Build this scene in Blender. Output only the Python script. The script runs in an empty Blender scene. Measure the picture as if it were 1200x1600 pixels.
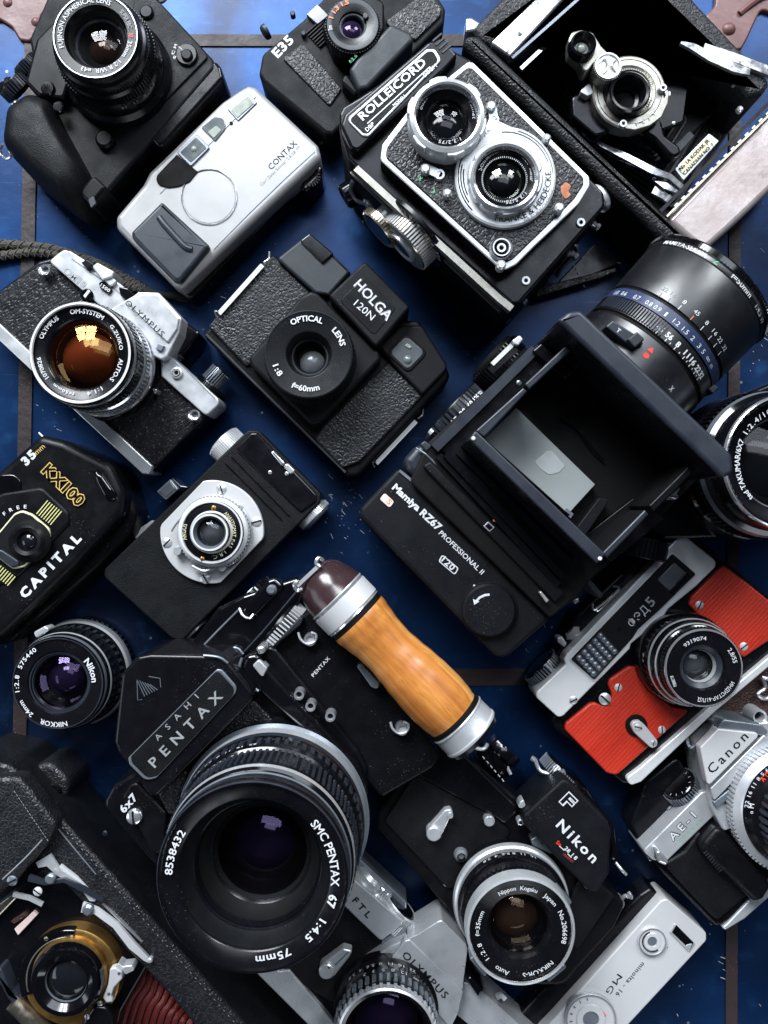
import bpy, math, random
import numpy as np
from math import sin, cos, pi, radians, sqrt, atan2, hypot
random.seed(7)
C = bpy.context.scene.collection
# ---------------------------------------------------------------- camera, world, lamps, exposure
K = 0.0004          # metres per unit (one unit = one photo pixel on the table plane)
D = 1250.0          # camera height over the table in those units
cam = bpy.data.cameras.new('camera'); co = bpy.data.objects.new('camera', cam); C.objects.link(co)
co.location = (0, 0, D*K)
cam.sensor_fit = 'VERTICAL'; cam.sensor_height = 32.0
cam.lens = 16.0/(800.0/D)
cam.clip_start = 0.01; cam.clip_end = 60
bpy.context.scene.camera = co
wd = bpy.data.worlds.new('World'); bpy.context.scene.world = wd; wd.use_nodes = True
bg = wd.node_tree.nodes['Background']
bg.inputs[0].default_value = (0.55, 0.68, 1.0, 1); bg.inputs[1].default_value = 0.035
def lamp(name, loc, tgt, sx, sy, power, col):
    l = bpy.data.lights.new(name, 'AREA'); l.shape = 'RECTANGLE'; l.size = sx; l.size_y = sy
    l.energy = power; l.color = col
    o = bpy.data.objects.new(name, l); C.objects.link(o); o.location = loc
    from mathutils import Vector
    d = Vector(tgt)-Vector(loc); o.rotation_euler = d.to_track_quat('-Z', 'Y').to_euler()
    return o
# a window with four panes beyond the top of the picture, a second one to the right, a weak added fill from the left
for i, (wx, wz) in enumerate([(-1.15, 1.35), (-0.50, 1.35), (-1.15, 2.0), (-0.50, 2.0)]):
    lamp('window_lamp', (wx, 1.95-(wz-1.35)*0.25, wz), (wx*0.1, -0.1, 0), 0.58, 0.58, 33.0, (0.90, 0.95, 1.0))
lamp('side_window_lamp', (1.25, 1.9, 1.6), (0.1, 0.0, 0), 0.7, 0.9, 44.0, (0.91, 0.96, 1.0))
lamp('left_fill_lamp', (-1.9, -0.5, 0.9), (0, 0, 0), 1.0, 0.8, 7.5, (0.82, 0.9, 1.0))
lamp('lower_fill_lamp', (0.5, -2.2, 1.2), (0, -0.1, 0), 1.4, 0.7, 9.0, (0.85, 0.92, 1.0))  # added fill from below, brightens the pale and metal faces
lamp('overhead_fill_lamp', (0.4, 1.5, 2.9), (0, 0, 0), 1.8, 1.0, 26.0, (0.8, 0.88, 1.0))  # added overhead fill, lifts the satin tops and softens shadows
sc = bpy.context.scene
sc.view_settings.view_transform = 'Standard'; sc.view_settings.look = 'None'
sc.view_settings.exposure = 0.0; sc.view_settings.gamma = 1.0
sc.view_settings.use_curve_mapping = False
try:
    sc.cycles.max_bounces = 8; sc.cycles.transparent_max_bounces = 8
    sc.cycles.caustics_reflective = False; sc.cycles.caustics_refractive = False
    sc.cycles.use_denoising = True
except Exception: pass

# ---------------------------------------------------------------- materials
MATS = {}
def mat(name, base, rough=0.4, metal=0.0, base2=None, nscale=60, namt=0.5, rvar=0.1, bump=None, coat=0.0, dust=0.0, spec=0.5, stretch=None, dustcol=(0.5, 0.52, 0.55, 1)):
    """bump: list of (kind, scale per metre, strength, distance)"""
    m = bpy.data.materials.new(name); m.use_nodes = True; nt = m.node_tree; N = nt.nodes; Lk = nt.links
    b = N['Principled BSDF']
    b.inputs['Roughness'].default_value = rough; b.inputs['Metallic'].default_value = metal
    b.inputs['Coat Weight'].default_value = coat; b.inputs['Coat Roughness'].default_value = 0.08
    b.inputs['Specular IOR Level'].default_value = spec
    tc = N.new('ShaderNodeTexCoord'); mp = N.new('ShaderNodeMapping'); Lk.new(tc.outputs['Object'], mp.inputs[0])
    if stretch: mp.inputs['Scale'].default_value = stretch
    no = N.new('ShaderNodeTexNoise'); no.inputs['Scale'].default_value = nscale; no.inputs['Detail'].default_value = 6
    no.inputs['Roughness'].default_value = 0.65; Lk.new(mp.outputs[0], no.inputs['Vector'])
    mx = N.new('ShaderNodeMix'); mx.data_type = 'RGBA'
    c1 = (*base, 1); c2 = (*(base2 or tuple(c*1.5+0.002 for c in base)), 1)
    mr = N.new('ShaderNodeMapRange'); mr.inputs['From Min'].default_value = 0.35; mr.inputs['From Max'].default_value = 0.7
    mr.inputs['To Max'].default_value = namt; Lk.new(no.outputs[0], mr.inputs['Value'])
    Lk.new(mr.outputs[0], mx.inputs['Factor']); mx.inputs['A'].default_value = c1; mx.inputs['B'].default_value = c2
    col = mx.outputs['Result']
    if dust:
        n2 = N.new('ShaderNodeTexNoise'); n2.inputs['Scale'].default_value = 1400; n2.inputs['Detail'].default_value = 2
        Lk.new(tc.outputs['Object'], n2.inputs['Vector'])
        n3 = N.new('ShaderNodeTexNoise'); n3.inputs['Scale'].default_value = 45; n3.inputs['Detail'].default_value = 4
        Lk.new(tc.outputs['Object'], n3.inputs['Vector'])
        ad = N.new('ShaderNodeMath'); ad.operation = 'MULTIPLY_ADD'; ad.inputs[1].default_value = 0.35
        Lk.new(n3.outputs[0], ad.inputs[0]); Lk.new(n2.outputs[0], ad.inputs[2])
        m2 = N.new('ShaderNodeMapRange'); m2.inputs['From Min'].default_value = 0.90; m2.inputs['From Max'].default_value = 0.99
        m2.inputs['To Max'].default_value = dust; Lk.new(ad.outputs[0], m2.inputs['Value'])
        x2 = N.new('ShaderNodeMix'); x2.data_type = 'RGBA'; Lk.new(m2.outputs[0], x2.inputs['Factor'])
        Lk.new(col, x2.inputs['A']); x2.inputs['B'].default_value = dustcol; col = x2.outputs['Result']
    Lk.new(col, b.inputs['Base Color'])
    if rvar:
        r2 = N.new('ShaderNodeMapRange'); r2.inputs['From Min'].default_value = 0.3; r2.inputs['From Max'].default_value = 0.7
        r2.inputs['To Min'].default_value = max(0.02, rough-rvar); r2.inputs['To Max'].default_value = min(1, rough+rvar)
        n4 = N.new('ShaderNodeTexNoise'); n4.inputs['Scale'].default_value = nscale*1.7; n4.inputs['Detail'].default_value = 5
        Lk.new(mp.outputs[0], n4.inputs['Vector']); Lk.new(n4.outputs[0], r2.inputs['Value']); Lk.new(r2.outputs[0], b.inputs['Roughness'])
    prev = None
    for kind, s, st, dist in (bump or []):
        if kind == 'vor':
            t = N.new('ShaderNodeTexVoronoi'); t.feature = 'DISTANCE_TO_EDGE'; t.inputs['Scale'].default_value = s
            wn = N.new('ShaderNodeTexNoise'); wn.inputs['Scale'].default_value = s*0.6; Lk.new(tc.outputs['Object'], wn.inputs['Vector'])
            va = N.new('ShaderNodeVectorMath'); va.operation = 'MULTIPLY_ADD'; va.inputs[1].default_value = (1.1/s,)*3
            Lk.new(wn.outputs['Color'], va.inputs[0]); Lk.new(mp.outputs[0], va.inputs[2]); Lk.new(va.outputs[0], t.inputs['Vector'])
            cr = N.new('ShaderNodeMapRange'); cr.inputs['From Max'].default_value = 0.28; cr.interpolation_type = 'SMOOTHSTEP'
            Lk.new(t.outputs['Distance'], cr.inputs['Value']); out = cr.outputs[0]
        elif kind == 'vorf':
            t = N.new('ShaderNodeTexVoronoi'); t.feature = 'SMOOTH_F1'; t.inputs['Scale'].default_value = s
            Lk.new(mp.outputs[0], t.inputs['Vector']); out = t.outputs['Distance']
        elif kind == 'wave':
            t = N.new('ShaderNodeTexWave'); t.bands_direction = 'Y'; t.inputs['Scale'].default_value = s; t.inputs['Distortion'].default_value = 1.2
            t.inputs['Detail'].default_value = 2; t.inputs['Detail Scale'].default_value = 1.5
            Lk.new(mp.outputs[0], t.inputs['Vector']); out = t.outputs[0]
        else:
            t = N.new('ShaderNodeTexNoise'); t.inputs['Scale'].default_value = s; t.inputs['Detail'].default_value = 5
            Lk.new(mp.outputs[0], t.inputs['Vector']); out = t.outputs[0]
        bu = N.new('ShaderNodeBump'); bu.inputs['Strength'].default_value = st; bu.inputs['Distance'].default_value = dist
        Lk.new(out, bu.inputs['Height'])
        if prev: Lk.new(prev.outputs[0], bu.inputs['Normal'])
        prev = bu
    if prev: Lk.new(prev.outputs[0], b.inputs['Normal'])
    MATS[name] = m
    return m
mat('leather', (0.006, 0.0065, 0.008), 0.42, base2=(0.014, 0.015, 0.018), bump=[('vor', 430, 0.55, 0.0004)], dust=0.15)
mat('leather_coarse', (0.007, 0.0075, 0.009), 0.46, base2=(0.016, 0.018, 0.021), spec=0.4, rvar=0.14, bump=[('vor', 430, 0.45, 0.0005)], dust=0.2)
mat('leather_fine', (0.0035, 0.004, 0.005), 0.5, base2=(0.007, 0.008, 0.010), bump=[('vor', 900, 0.35, 0.0002)], dust=0.2, spec=0.2)
mat('leather_streak', (0.005, 0.0055, 0.007), 0.42, base2=(0.012, 0.013, 0.016), bump=[('vor', 420, 0.6, 0.0004)], dust=0.15, spec=0.38, stretch=(1.5, 0.5, 1))
mat('plastic', (0.0032, 0.0035, 0.0045), 0.38, base2=(0.0055, 0.006, 0.008), spec=0.18, bump=[('noise', 3000, 0.25, 0.0001)], dust=0.35)
mat('plastic_rough', (0.004, 0.0045, 0.006), 0.5, base2=(0.008, 0.009, 0.011), spec=0.18, bump=[('noise', 2200, 0.6, 0.00025)], dust=0.3)
mat('plastic_grey', (0.011, 0.015, 0.021), 0.5, base2=(0.018, 0.024, 0.031), bump=[('noise', 2200, 0.4, 0.0002)], dust=0.3)
mat('black_paint', (0.003, 0.0032, 0.0045), 0.25, base2=(0.007, 0.0075, 0.010), rvar=0.08, spec=0.32, bump=[('noise', 900, 0.08, 0.0002)], dust=0.3)
mat('barrel_black', (0.004, 0.0045, 0.006), 0.36, base2=(0.008, 0.009, 0.012), rvar=0.05, spec=0.9, dust=0.3)
mat('black_gloss', (0.002, 0.002, 0.003), 0.13, rvar=0.06, dust=0.15, coat=0.4)
mat('black_matte', (0.002, 0.002, 0.0025), 0.7, spec=0.2, dust=0.06)
mat('slate', (0.014, 0.018, 0.027), 0.42, base2=(0.026, 0.032, 0.045), dust=0.3, bump=[('noise', 2500, 0.2, 0.0001)])
mat('ring_blue', (0.018, 0.03, 0.075), 0.4, dust=0.2)
mat('chrome', (0.78, 0.79, 0.82), 0.16, 0.8, base2=(0.6, 0.6, 0.62), nscale=150, rvar=0.09, bump=[('noise', 700, 0.06, 0.0002)])
mat('satin', (0.62, 0.64, 0.66), 0.32, 0.55, base2=(0.48, 0.49, 0.52), nscale=70, rvar=0.08, bump=[('noise', 3500, 0.18, 0.0001)], dust=0.5, dustcol=(0.12, 0.12, 0.13, 1))
mat('satin_bright', (0.80, 0.81, 0.82), 0.36, 0.3, base2=(0.70, 0.71, 0.72), nscale=50, rvar=0.07, bump=[('noise', 3800, 0.2, 0.0001)], dust=0.5, dustcol=(0.25, 0.25, 0.26, 1))
mat('satin_dark', (0.24, 0.27, 0.31), 0.36, 0.6, base2=(0.15, 0.17, 0.2), nscale=60, bump=[('noise', 3500, 0.15, 0.0001)])
mat('champagne', (0.60, 0.60, 0.61), 0.42, 0.2, base2=(0.54, 0.55, 0.56), nscale=40, rvar=0.05, bump=[('noise', 4000, 0.12, 0.0001)], dust=0.25, dustcol=(0.3, 0.3, 0.32, 1))
mat('silver_lacquer', (0.355, 0.352, 0.352), 0.38, 0.3, base2=(0.30, 0.30, 0.305), nscale=60, rvar=0.06, bump=[('noise', 4500, 0.2, 0.0001)], dust=0.3, dustcol=(0.2, 0.2, 0.21, 1))
mat('worn_nickel', (0.56, 0.51, 0.50), 0.36, 0.5, base2=(0.30, 0.22, 0.20), nscale=28, namt=0.9, rvar=0.12, bump=[('noise', 300, 0.2, 0.0005)], dust=0.8, dustcol=(0.16, 0.09, 0.08, 1))
mat('nickel', (0.66, 0.60, 0.48), 0.28, 0.95, base2=(0.36, 0.30, 0.22), nscale=120, rvar=0.1)
mat('aged_silver', (0.42, 0.41, 0.37), 0.36, 0.8, base2=(0.22, 0.21, 0.17), nscale=160, namt=0.8, bump=[('noise', 1500, 0.2, 0.0002)])
mat('brass', (0.46, 0.27, 0.08), 0.34, 0.85, base2=(0.20, 0.11, 0.035), nscale=90, namt=0.8)
mat('white_ink', (0.74, 0.75, 0.77), 0.6, base2=(0.42, 0.43, 0.45), nscale=1100, namt=0.7, rvar=0)
mat('grey_ink', (0.22, 0.23, 0.25), 0.6, rvar=0)
mat('dark_ink', (0.008, 0.009, 0.012), 0.6, rvar=0, spec=0.15)
mat('gold_ink', (0.62, 0.42, 0.12), 0.45, rvar=0)
mat('yellow_ink', (0.55, 0.52, 0.22), 0.5, rvar=0)
mat('red_ink', (0.75, 0.04, 0.02), 0.5, rvar=0)
mat('orange_wear', (0.55, 0.2, 0.09), 0.6, base2=(0.25, 0.08, 0.04), nscale=300, namt=1)
mat('orange_ink', (0.8, 0.2, 0.06), 0.5, rvar=0)
mat('green_ink', (0.10, 0.42, 0.22), 0.5, rvar=0)
mat('blue_ink', (0.25, 0.45, 0.75), 0.5, rvar=0)
mat('pink_plate', (0.72, 0.55, 0.52), 0.5)
mat('cream_plate', (0.70, 0.66, 0.45), 0.5, base2=(0.5, 0.45, 0.28))
mat('red_leather', (0.60, 0.034, 0.012), 0.46, base2=(0.36, 0.014, 0.008), nscale=55, namt=0.8, bump=[('wave', 150, 0.22, 0.0004), ('vor', 900, 0.3, 0.0002)], stretch=(0.12, 1.0, 1), dust=0.4, dustcol=(0.25, 0.02, 0.01, 1))
mat('red_bellows', (0.13, 0.009, 0.007), 0.55, base2=(0.06, 0.005, 0.004), nscale=80, bump=[('vor', 900, 0.5, 0.0003)])
mat('brown_leather', (0.06, 0.025, 0.018), 0.45, base2=(0.03, 0.014, 0.01), bump=[('vor', 700, 0.6, 0.0004)])
mat('burgundy', (0.030, 0.016, 0.018), 0.22, base2=(0.045, 0.02, 0.022), nscale=50, dust=0.5)
mat('ground_glass', (0.30, 0.33, 0.33), 0.55, base2=(0.27, 0.3, 0.3), rvar=0.03)
mat('ground_spot', (0.40, 0.43, 0.43), 0.5, rvar=0.03)
mat('window_glass', (0.10, 0.115, 0.125), 0.12, base2=(0.22, 0.25, 0.24), nscale=130, coat=0.6)
mat('pale_glass', (0.26, 0.29, 0.25), 0.2, base2=(0.42, 0.46, 0.4), nscale=200, coat=0.6)
mat('grey_glass', (0.10, 0.11, 0.12), 0.2, base2=(0.07, 0.075, 0.085), coat=0.6)
mat('rust_trim', (0.030, 0.016, 0.016), 0.55, base2=(0.012, 0.009, 0.011), nscale=30, namt=0.9, bump=[('noise', 260, 0.5, 0.0008)], dust=0.5)
mat('bracket_red', (0.17, 0.07, 0.065), 0.42, base2=(0.09, 0.035, 0.035), nscale=22, namt=0.9, bump=[('noise', 200, 0.3, 0.0008)], dust=0.5)
mat('cord_fabric', (0.10, 0.09, 0.075), 0.8, base2=(0.03, 0.028, 0.025), nscale=600, namt=1.0, rvar=0)
mat('cord_dark', (0.02, 0.02, 0.02), 0.8, rvar=0)
mat('fleck', (0.26, 0.28, 0.30), 0.7, rvar=0)

def glassmat(name, tint, r=0.03, core=(0.002, 0.002, 0.003), gain=1.0, ior=1.5):
    """coated front element: sees through to the inner rings, mirrors the windows with the colour of its coating"""
    m = bpy.data.materials.new(name); m.use_nodes = True; nt = m.node_tree; N = nt.nodes; Lk = nt.links
    N.remove(N['Principled BSDF']); out = N['Material Output']
    tr = N.new('ShaderNodeBsdfTransparent'); tr.inputs[0].default_value = (0.8, 0.8, 0.82, 1)
    gl = N.new('ShaderNodeBsdfGlossy'); gl.inputs['Color'].default_value = (*tint, 1); gl.inputs['Roughness'].default_value = r
    fr = N.new('ShaderNodeFresnel'); fr.inputs['IOR'].default_value = ior
    mu = N.new('ShaderNodeMath'); mu.operation = 'MULTIPLY'; mu.inputs[1].default_value = gain; mu.use_clamp = True
    Lk.new(fr.outputs[0], mu.inputs[0]); mx = N.new('ShaderNodeMixShader')
    Lk.new(mu.outputs[0], mx.inputs[0]); Lk.new(tr.outputs[0], mx.inputs[1]); Lk.new(gl.outputs[0], mx.inputs[2])
    Lk.new(mx.outputs[0], out.inputs[0]); MATS[name] = m
glassmat('glass_clear', (1, 1, 1), gain=0.55)
glassmat('glass_amber', (1.0, 0.62, 0.25), gain=1.6)
glassmat('glass_violet', (0.66, 0.5, 1.0), gain=0.8)
glassmat('glass_green', (0.85, 0.9, 0.75), gain=1.3)
glassmat('glass_brown', (1.0, 0.7, 0.45), gain=0.45)
def coremat(name, base, spec_tint, rough=0.08, c2=None):
    """inner element: dark glass body with a coloured coating"""
    mat(name, base, rough, base2=c2 or tuple(c*1.8 for c in base), nscale=70, rvar=0.03, coat=0.0, spec=0.5)
    MATS[name].node_tree.nodes['Principled BSDF'].inputs['Specular Tint'].default_value = (*spec_tint, 1)
coremat('core_amber', (0.20, 0.035, 0.010), (1.0, 0.7, 0.2), c2=(0.10, 0.018, 0.008))
coremat('core_violet', (0.010, 0.006, 0.020), (0.8, 0.6, 1.0))
coremat('core_dark', (0.006, 0.007, 0.009), (1.0, 0.95, 0.9))
coremat('core_brown', (0.022, 0.012, 0.008), (1.0, 0.8, 0.6))
coremat('core_grey', (0.07, 0.075, 0.085), (0.9, 0.95, 1.0), rough=0.2, c2=(0.16, 0.17, 0.18))

# wood: long grain along the grip's axis
def wood():
    m = bpy.data.materials.new('wood'); m.use_nodes = True; nt = m.node_tree; N = nt.nodes; Lk = nt.links
    b = N['Principled BSDF']; tc = N.new('ShaderNodeTexCoord'); mp = N.new('ShaderNodeMapping')
    mp.inputs['Scale'].default_value = (1.0, 0.05, 1.0); Lk.new(tc.outputs['Object'], mp.inputs[0])
    n1 = N.new('ShaderNodeTexNoise'); n1.inputs['Scale'].default_value = 210; n1.inputs['Detail'].default_value = 9; n1.inputs['Distortion'].default_value = 0.25
    n2 = N.new('ShaderNodeTexNoise'); n2.inputs['Scale'].default_value = 1500; n2.inputs['Detail'].default_value = 3
    for n in (n1, n2): Lk.new(mp.outputs[0], n.inputs['Vector'])
    cr = N.new('ShaderNodeValToRGB'); e = cr.color_ramp.elements
    e[0].position = 0.30; e[0].color = (0.38, 0.12, 0.022, 1); e[1].position = 0.70; e[1].color = (0.74, 0.39, 0.12, 1)
    k = e.new(0.5); k.color = (0.56, 0.215, 0.042, 1)
    Lk.new(n1.outputs[0], cr.inputs[0])
    mr = N.new('ShaderNodeMapRange'); mr.inputs['From Min'].default_value = 0.56; mr.inputs['From Max'].default_value = 0.68; mr.inputs['To Max'].default_value = 0.65
    Lk.new(n2.outputs[0], mr.inputs['Value'])
    mx = N.new('ShaderNodeMix'); mx.data_type = 'RGBA'; Lk.new(mr.outputs[0], mx.inputs['Factor']); Lk.new(cr.outputs[0], mx.inputs['A'])
    mx.inputs['B'].default_value = (0.34, 0.11, 0.022, 1); Lk.new(mx.outputs['Result'], b.inputs['Base Color'])
    b.inputs['Roughness'].default_value = 0.4; b.inputs['Coat Weight'].default_value = 0.3; b.inputs['Coat Roughness'].default_value = 0.22
    bu = N.new('ShaderNodeBump'); bu.inputs['Strength'].default_value = 0.15; bu.inputs['Distance'].default_value = 0.0003
    Lk.new(n2.outputs[0], bu.inputs['Height']); Lk.new(bu.outputs[0], b.inputs['Normal']); MATS['wood'] = m
wood()
# table: blue enamel on an old trunk lid, cloudy, scratched and dusty
def enamel():
    m = bpy.data.materials.new('blue_enamel'); m.use_nodes = True; nt = m.node_tree; N = nt.nodes; Lk = nt.links
    b = N['Principled BSDF']; tc = N.new('ShaderNodeTexCoord')
    def noise(s, d=5, dist=0.0):
        n = N.new('ShaderNodeTexNoise'); n.inputs['Scale'].default_value = s; n.inputs['Detail'].default_value = d
        n.inputs['Distortion'].default_value = dist; Lk.new(tc.outputs['Object'], n.inputs['Vector']); return n.outputs[0]
    def rng(v, a, c, lo=0.0, hi=1.0):
        r = N.new('ShaderNodeMapRange'); r.inputs['From Min'].default_value = a; r.inputs['From Max'].default_value = c
        r.inputs['To Min'].default_value = lo; r.inputs['To Max'].default_value = hi; Lk.new(v, r.inputs['Value']); return r.outputs[0]
    def mix(f, a, c):
        x = N.new('ShaderNodeMix'); x.data_type = 'RGBA'; Lk.new(f, x.inputs['Factor'])
        for k, v in (('A', a), ('B', c)):
            if isinstance(v, tuple): x.inputs[k].default_value = (*v, 1)
            else: Lk.new(v, x.inputs[k])
        return x.outputs['Result']
    c = mix(rng(noise(7, 7, 0.8), 0.36, 0.66), (0.0010, 0.0095, 0.036), (0.0035, 0.040, 0.145))
    c = mix(rng(noise(70, 8), 0.58, 0.75, 0, 0.5), c, (0.010, 0.075, 0.20))
    v = N.new('ShaderNodeTexVoronoi'); v.inputs['Scale'].default_value = 95; Lk.new(tc.outputs['Object'], v.inputs['Vector'])
    gate = rng(noise(26, 3), 0.52, 0.6)
    ch = N.new('ShaderNodeMath'); ch.operation = 'MULTIPLY'; Lk.new(rng(v.outputs['Distance'], 0.10, 0.06), ch.inputs[0]); Lk.new(gate, ch.inputs[1])
    c = mix(ch.outputs[0], c, (0.30, 0.34, 0.38))
    c = mix(rng(noise(1500, 2), 0.72, 0.78, 0, 0.7), c, (0.3, 0.34, 0.4))
    for ang, sc_, th in ((0.7, 26, 0.735), (-0.5, 34, 0.75), (1.35, 22, 0.745)):
        mp = N.new('ShaderNodeMapping'); mp.inputs['Rotation'].default_value = (0, 0, ang); mp.inputs['Scale'].default_value = (0.05, 1.6, 1)
        Lk.new(tc.outputs['Object'], mp.inputs[0]); n = N.new('ShaderNodeTexNoise'); n.inputs['Scale'].default_value = sc_*22; n.inputs['Detail'].default_value = 1
        Lk.new(mp.outputs[0], n.inputs['Vector']); c = mix(rng(n.outputs[0], th, th+0.05, 0, 0.35), c, (0.10, 0.17, 0.26))
    Lk.new(c, b.inputs['Base Color'])
    Lk.new(rng(noise(35, 6), 0.3, 0.7, 0.30, 0.46), b.inputs['Roughness'])
    b.inputs['Metallic'].default_value = 0.7; b.inputs['Coat Tint'].default_value = (0.75, 0.88, 1, 1); b.inputs['Coat Weight'].default_value = 0.22; b.inputs['Coat Roughness'].default_value = 0.25
    bu = N.new('ShaderNodeBump'); bu.inputs['Strength'].default_value = 0.12; bu.inputs['Distance'].default_value = 0.001
    Lk.new(noise(120, 6), bu.inputs['Height']); Lk.new(bu.outputs[0], b.inputs['Normal']); MATS['blue_enamel'] = m
enamel()

# ---------------------------------------------------------------- mesh builder
def W(u, v, z):
    s = (D-z)/D
    return ((u-600.0)*s, (800.0-v)*s)
def fillet(pts, r, seg=5):
    n = len(pts); out = []
    rs = r if isinstance(r, (list, tuple)) else [r]*n
    for i in range(n):
        p = np.array(pts[i], float); a = np.array(pts[i-1], float)-p; b = np.array(pts[(i+1) % n], float)-p
        la, lb = np.linalg.norm(a), np.linalg.norm(b); ri = rs[i]
        if ri <= 0 or la < 1e-6 or lb < 1e-6: out.append(tuple(p)); continue
        a /= la; b /= lb; ca = max(-1, min(1, float(a@b))); th = math.acos(ca)
        if th > pi-0.05: out.append(tuple(p)); continue
        t = ri/math.tan(th/2); t = min(t, la*0.48, lb*0.48); rr = t*math.tan(th/2)
        c = p+(a+b)/np.linalg.norm(a+b)*(rr/sin(th/2))
        p0 = p+a*t-c; p1 = p+b*t-c; a0 = atan2(p0[1], p0[0]); a1 = atan2(p1[1], p1[0]); d = (a1-a0+pi) % (2*pi)-pi
        for k in range(seg+1):
            q = a0+d*k/seg; out.append((c[0]+rr*cos(q), c[1]+rr*sin(q)))
    return out
def area(p): return 0.5*sum(p[i-1][0]*p[i][1]-p[i][0]*p[i-1][1] for i in range(len(p)))
def inset(pts, d):
    n = len(pts); out = []
    for i in range(n):
        p = np.array(pts[i]); a = p-np.array(pts[i-1]); b = np.array(pts[(i+1) % n])-p
        na = np.array((-a[1], a[0]))/max(1e-9, np.linalg.norm(a)); nb = np.array((-b[1], b[0]))/max(1e-9, np.linalg.norm(b))
        m = na+nb; l = np.linalg.norm(m)
        if l < 0.3: m = na; k = 1
        else: m = m/l; k = 1/max(0.5, float(m@na))
        out.append(tuple(p+m*d*k))
    return out
def axis_matrix(o, d):
    """local z along d; local y is world-up when d is horizontal"""
    ez = np.array(d, float); ez /= np.linalg.norm(ez)
    up = np.array((0, 0, 1.0)) if abs(ez[2]) < 0.9 else np.array((0, 1.0, 0))
    ex = np.cross(up, ez); ex /= np.linalg.norm(ex); ey = np.cross(ez, ex)
    X = np.eye(4); X[:3, 0] = ex; X[:3, 1] = ey; X[:3, 2] = ez; X[:3, 3] = o
    return X
FONT = {}
def glyphs(s, ratio, bold, th):
    """text mesh with cap height 1 and total width = ratio (None: natural)"""
    key = (s, round(ratio or 0, 2), bold, th)
    if key in FONT: return FONT[key]
    c = bpy.data.curves.new('t', 'FONT'); c.body = s; c.size = 1.0; c.resolution_u = 2; c.offset = 0.0 if abs(bold+0.003) < 0.006 else bold+0.003; c.extrude = th
    o = bpy.data.objects.new('t', c)
    def ev(sp):
        c.space_character = sp
        me = bpy.data.meshes.new_from_object(o); n = len(me.vertices); a = np.zeros(n*3); me.vertices.foreach_get('co', a); a = a.reshape(-1, 3)
        f = [tuple(p.vertices) for p in me.polygons]; bpy.data.meshes.remove(me); return a, f
    a, f = ev(1.0); cap = 0.70
    nat = (a[:, 0].max()-a[:, 0].min())/cap
    if ratio and len(s) > 1:
        st = max(1.0, min(1.18, ratio/nat)); ratio0 = ratio; ratio = ratio/st
        b, _ = ev(1.6); w2 = (b[:, 0].max()-b[:, 0].min())/cap
        sp = 1+(ratio-nat)*0.6/max(1e-6, w2-nat); sp = max(0.98, min(3.2, sp)); a, f = ev(sp)
    a[:, 0] -= a[:, 0].min(); a[:, :2] /= cap
    if ratio and len(s) > 1: ratio = ratio0
    if ratio: a[:, 0] *= ratio/a[:, 0].max()
    bpy.data.objects.remove(o); bpy.data.curves.remove(c)
    FONT[key] = (a, f); return FONT[key]

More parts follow.
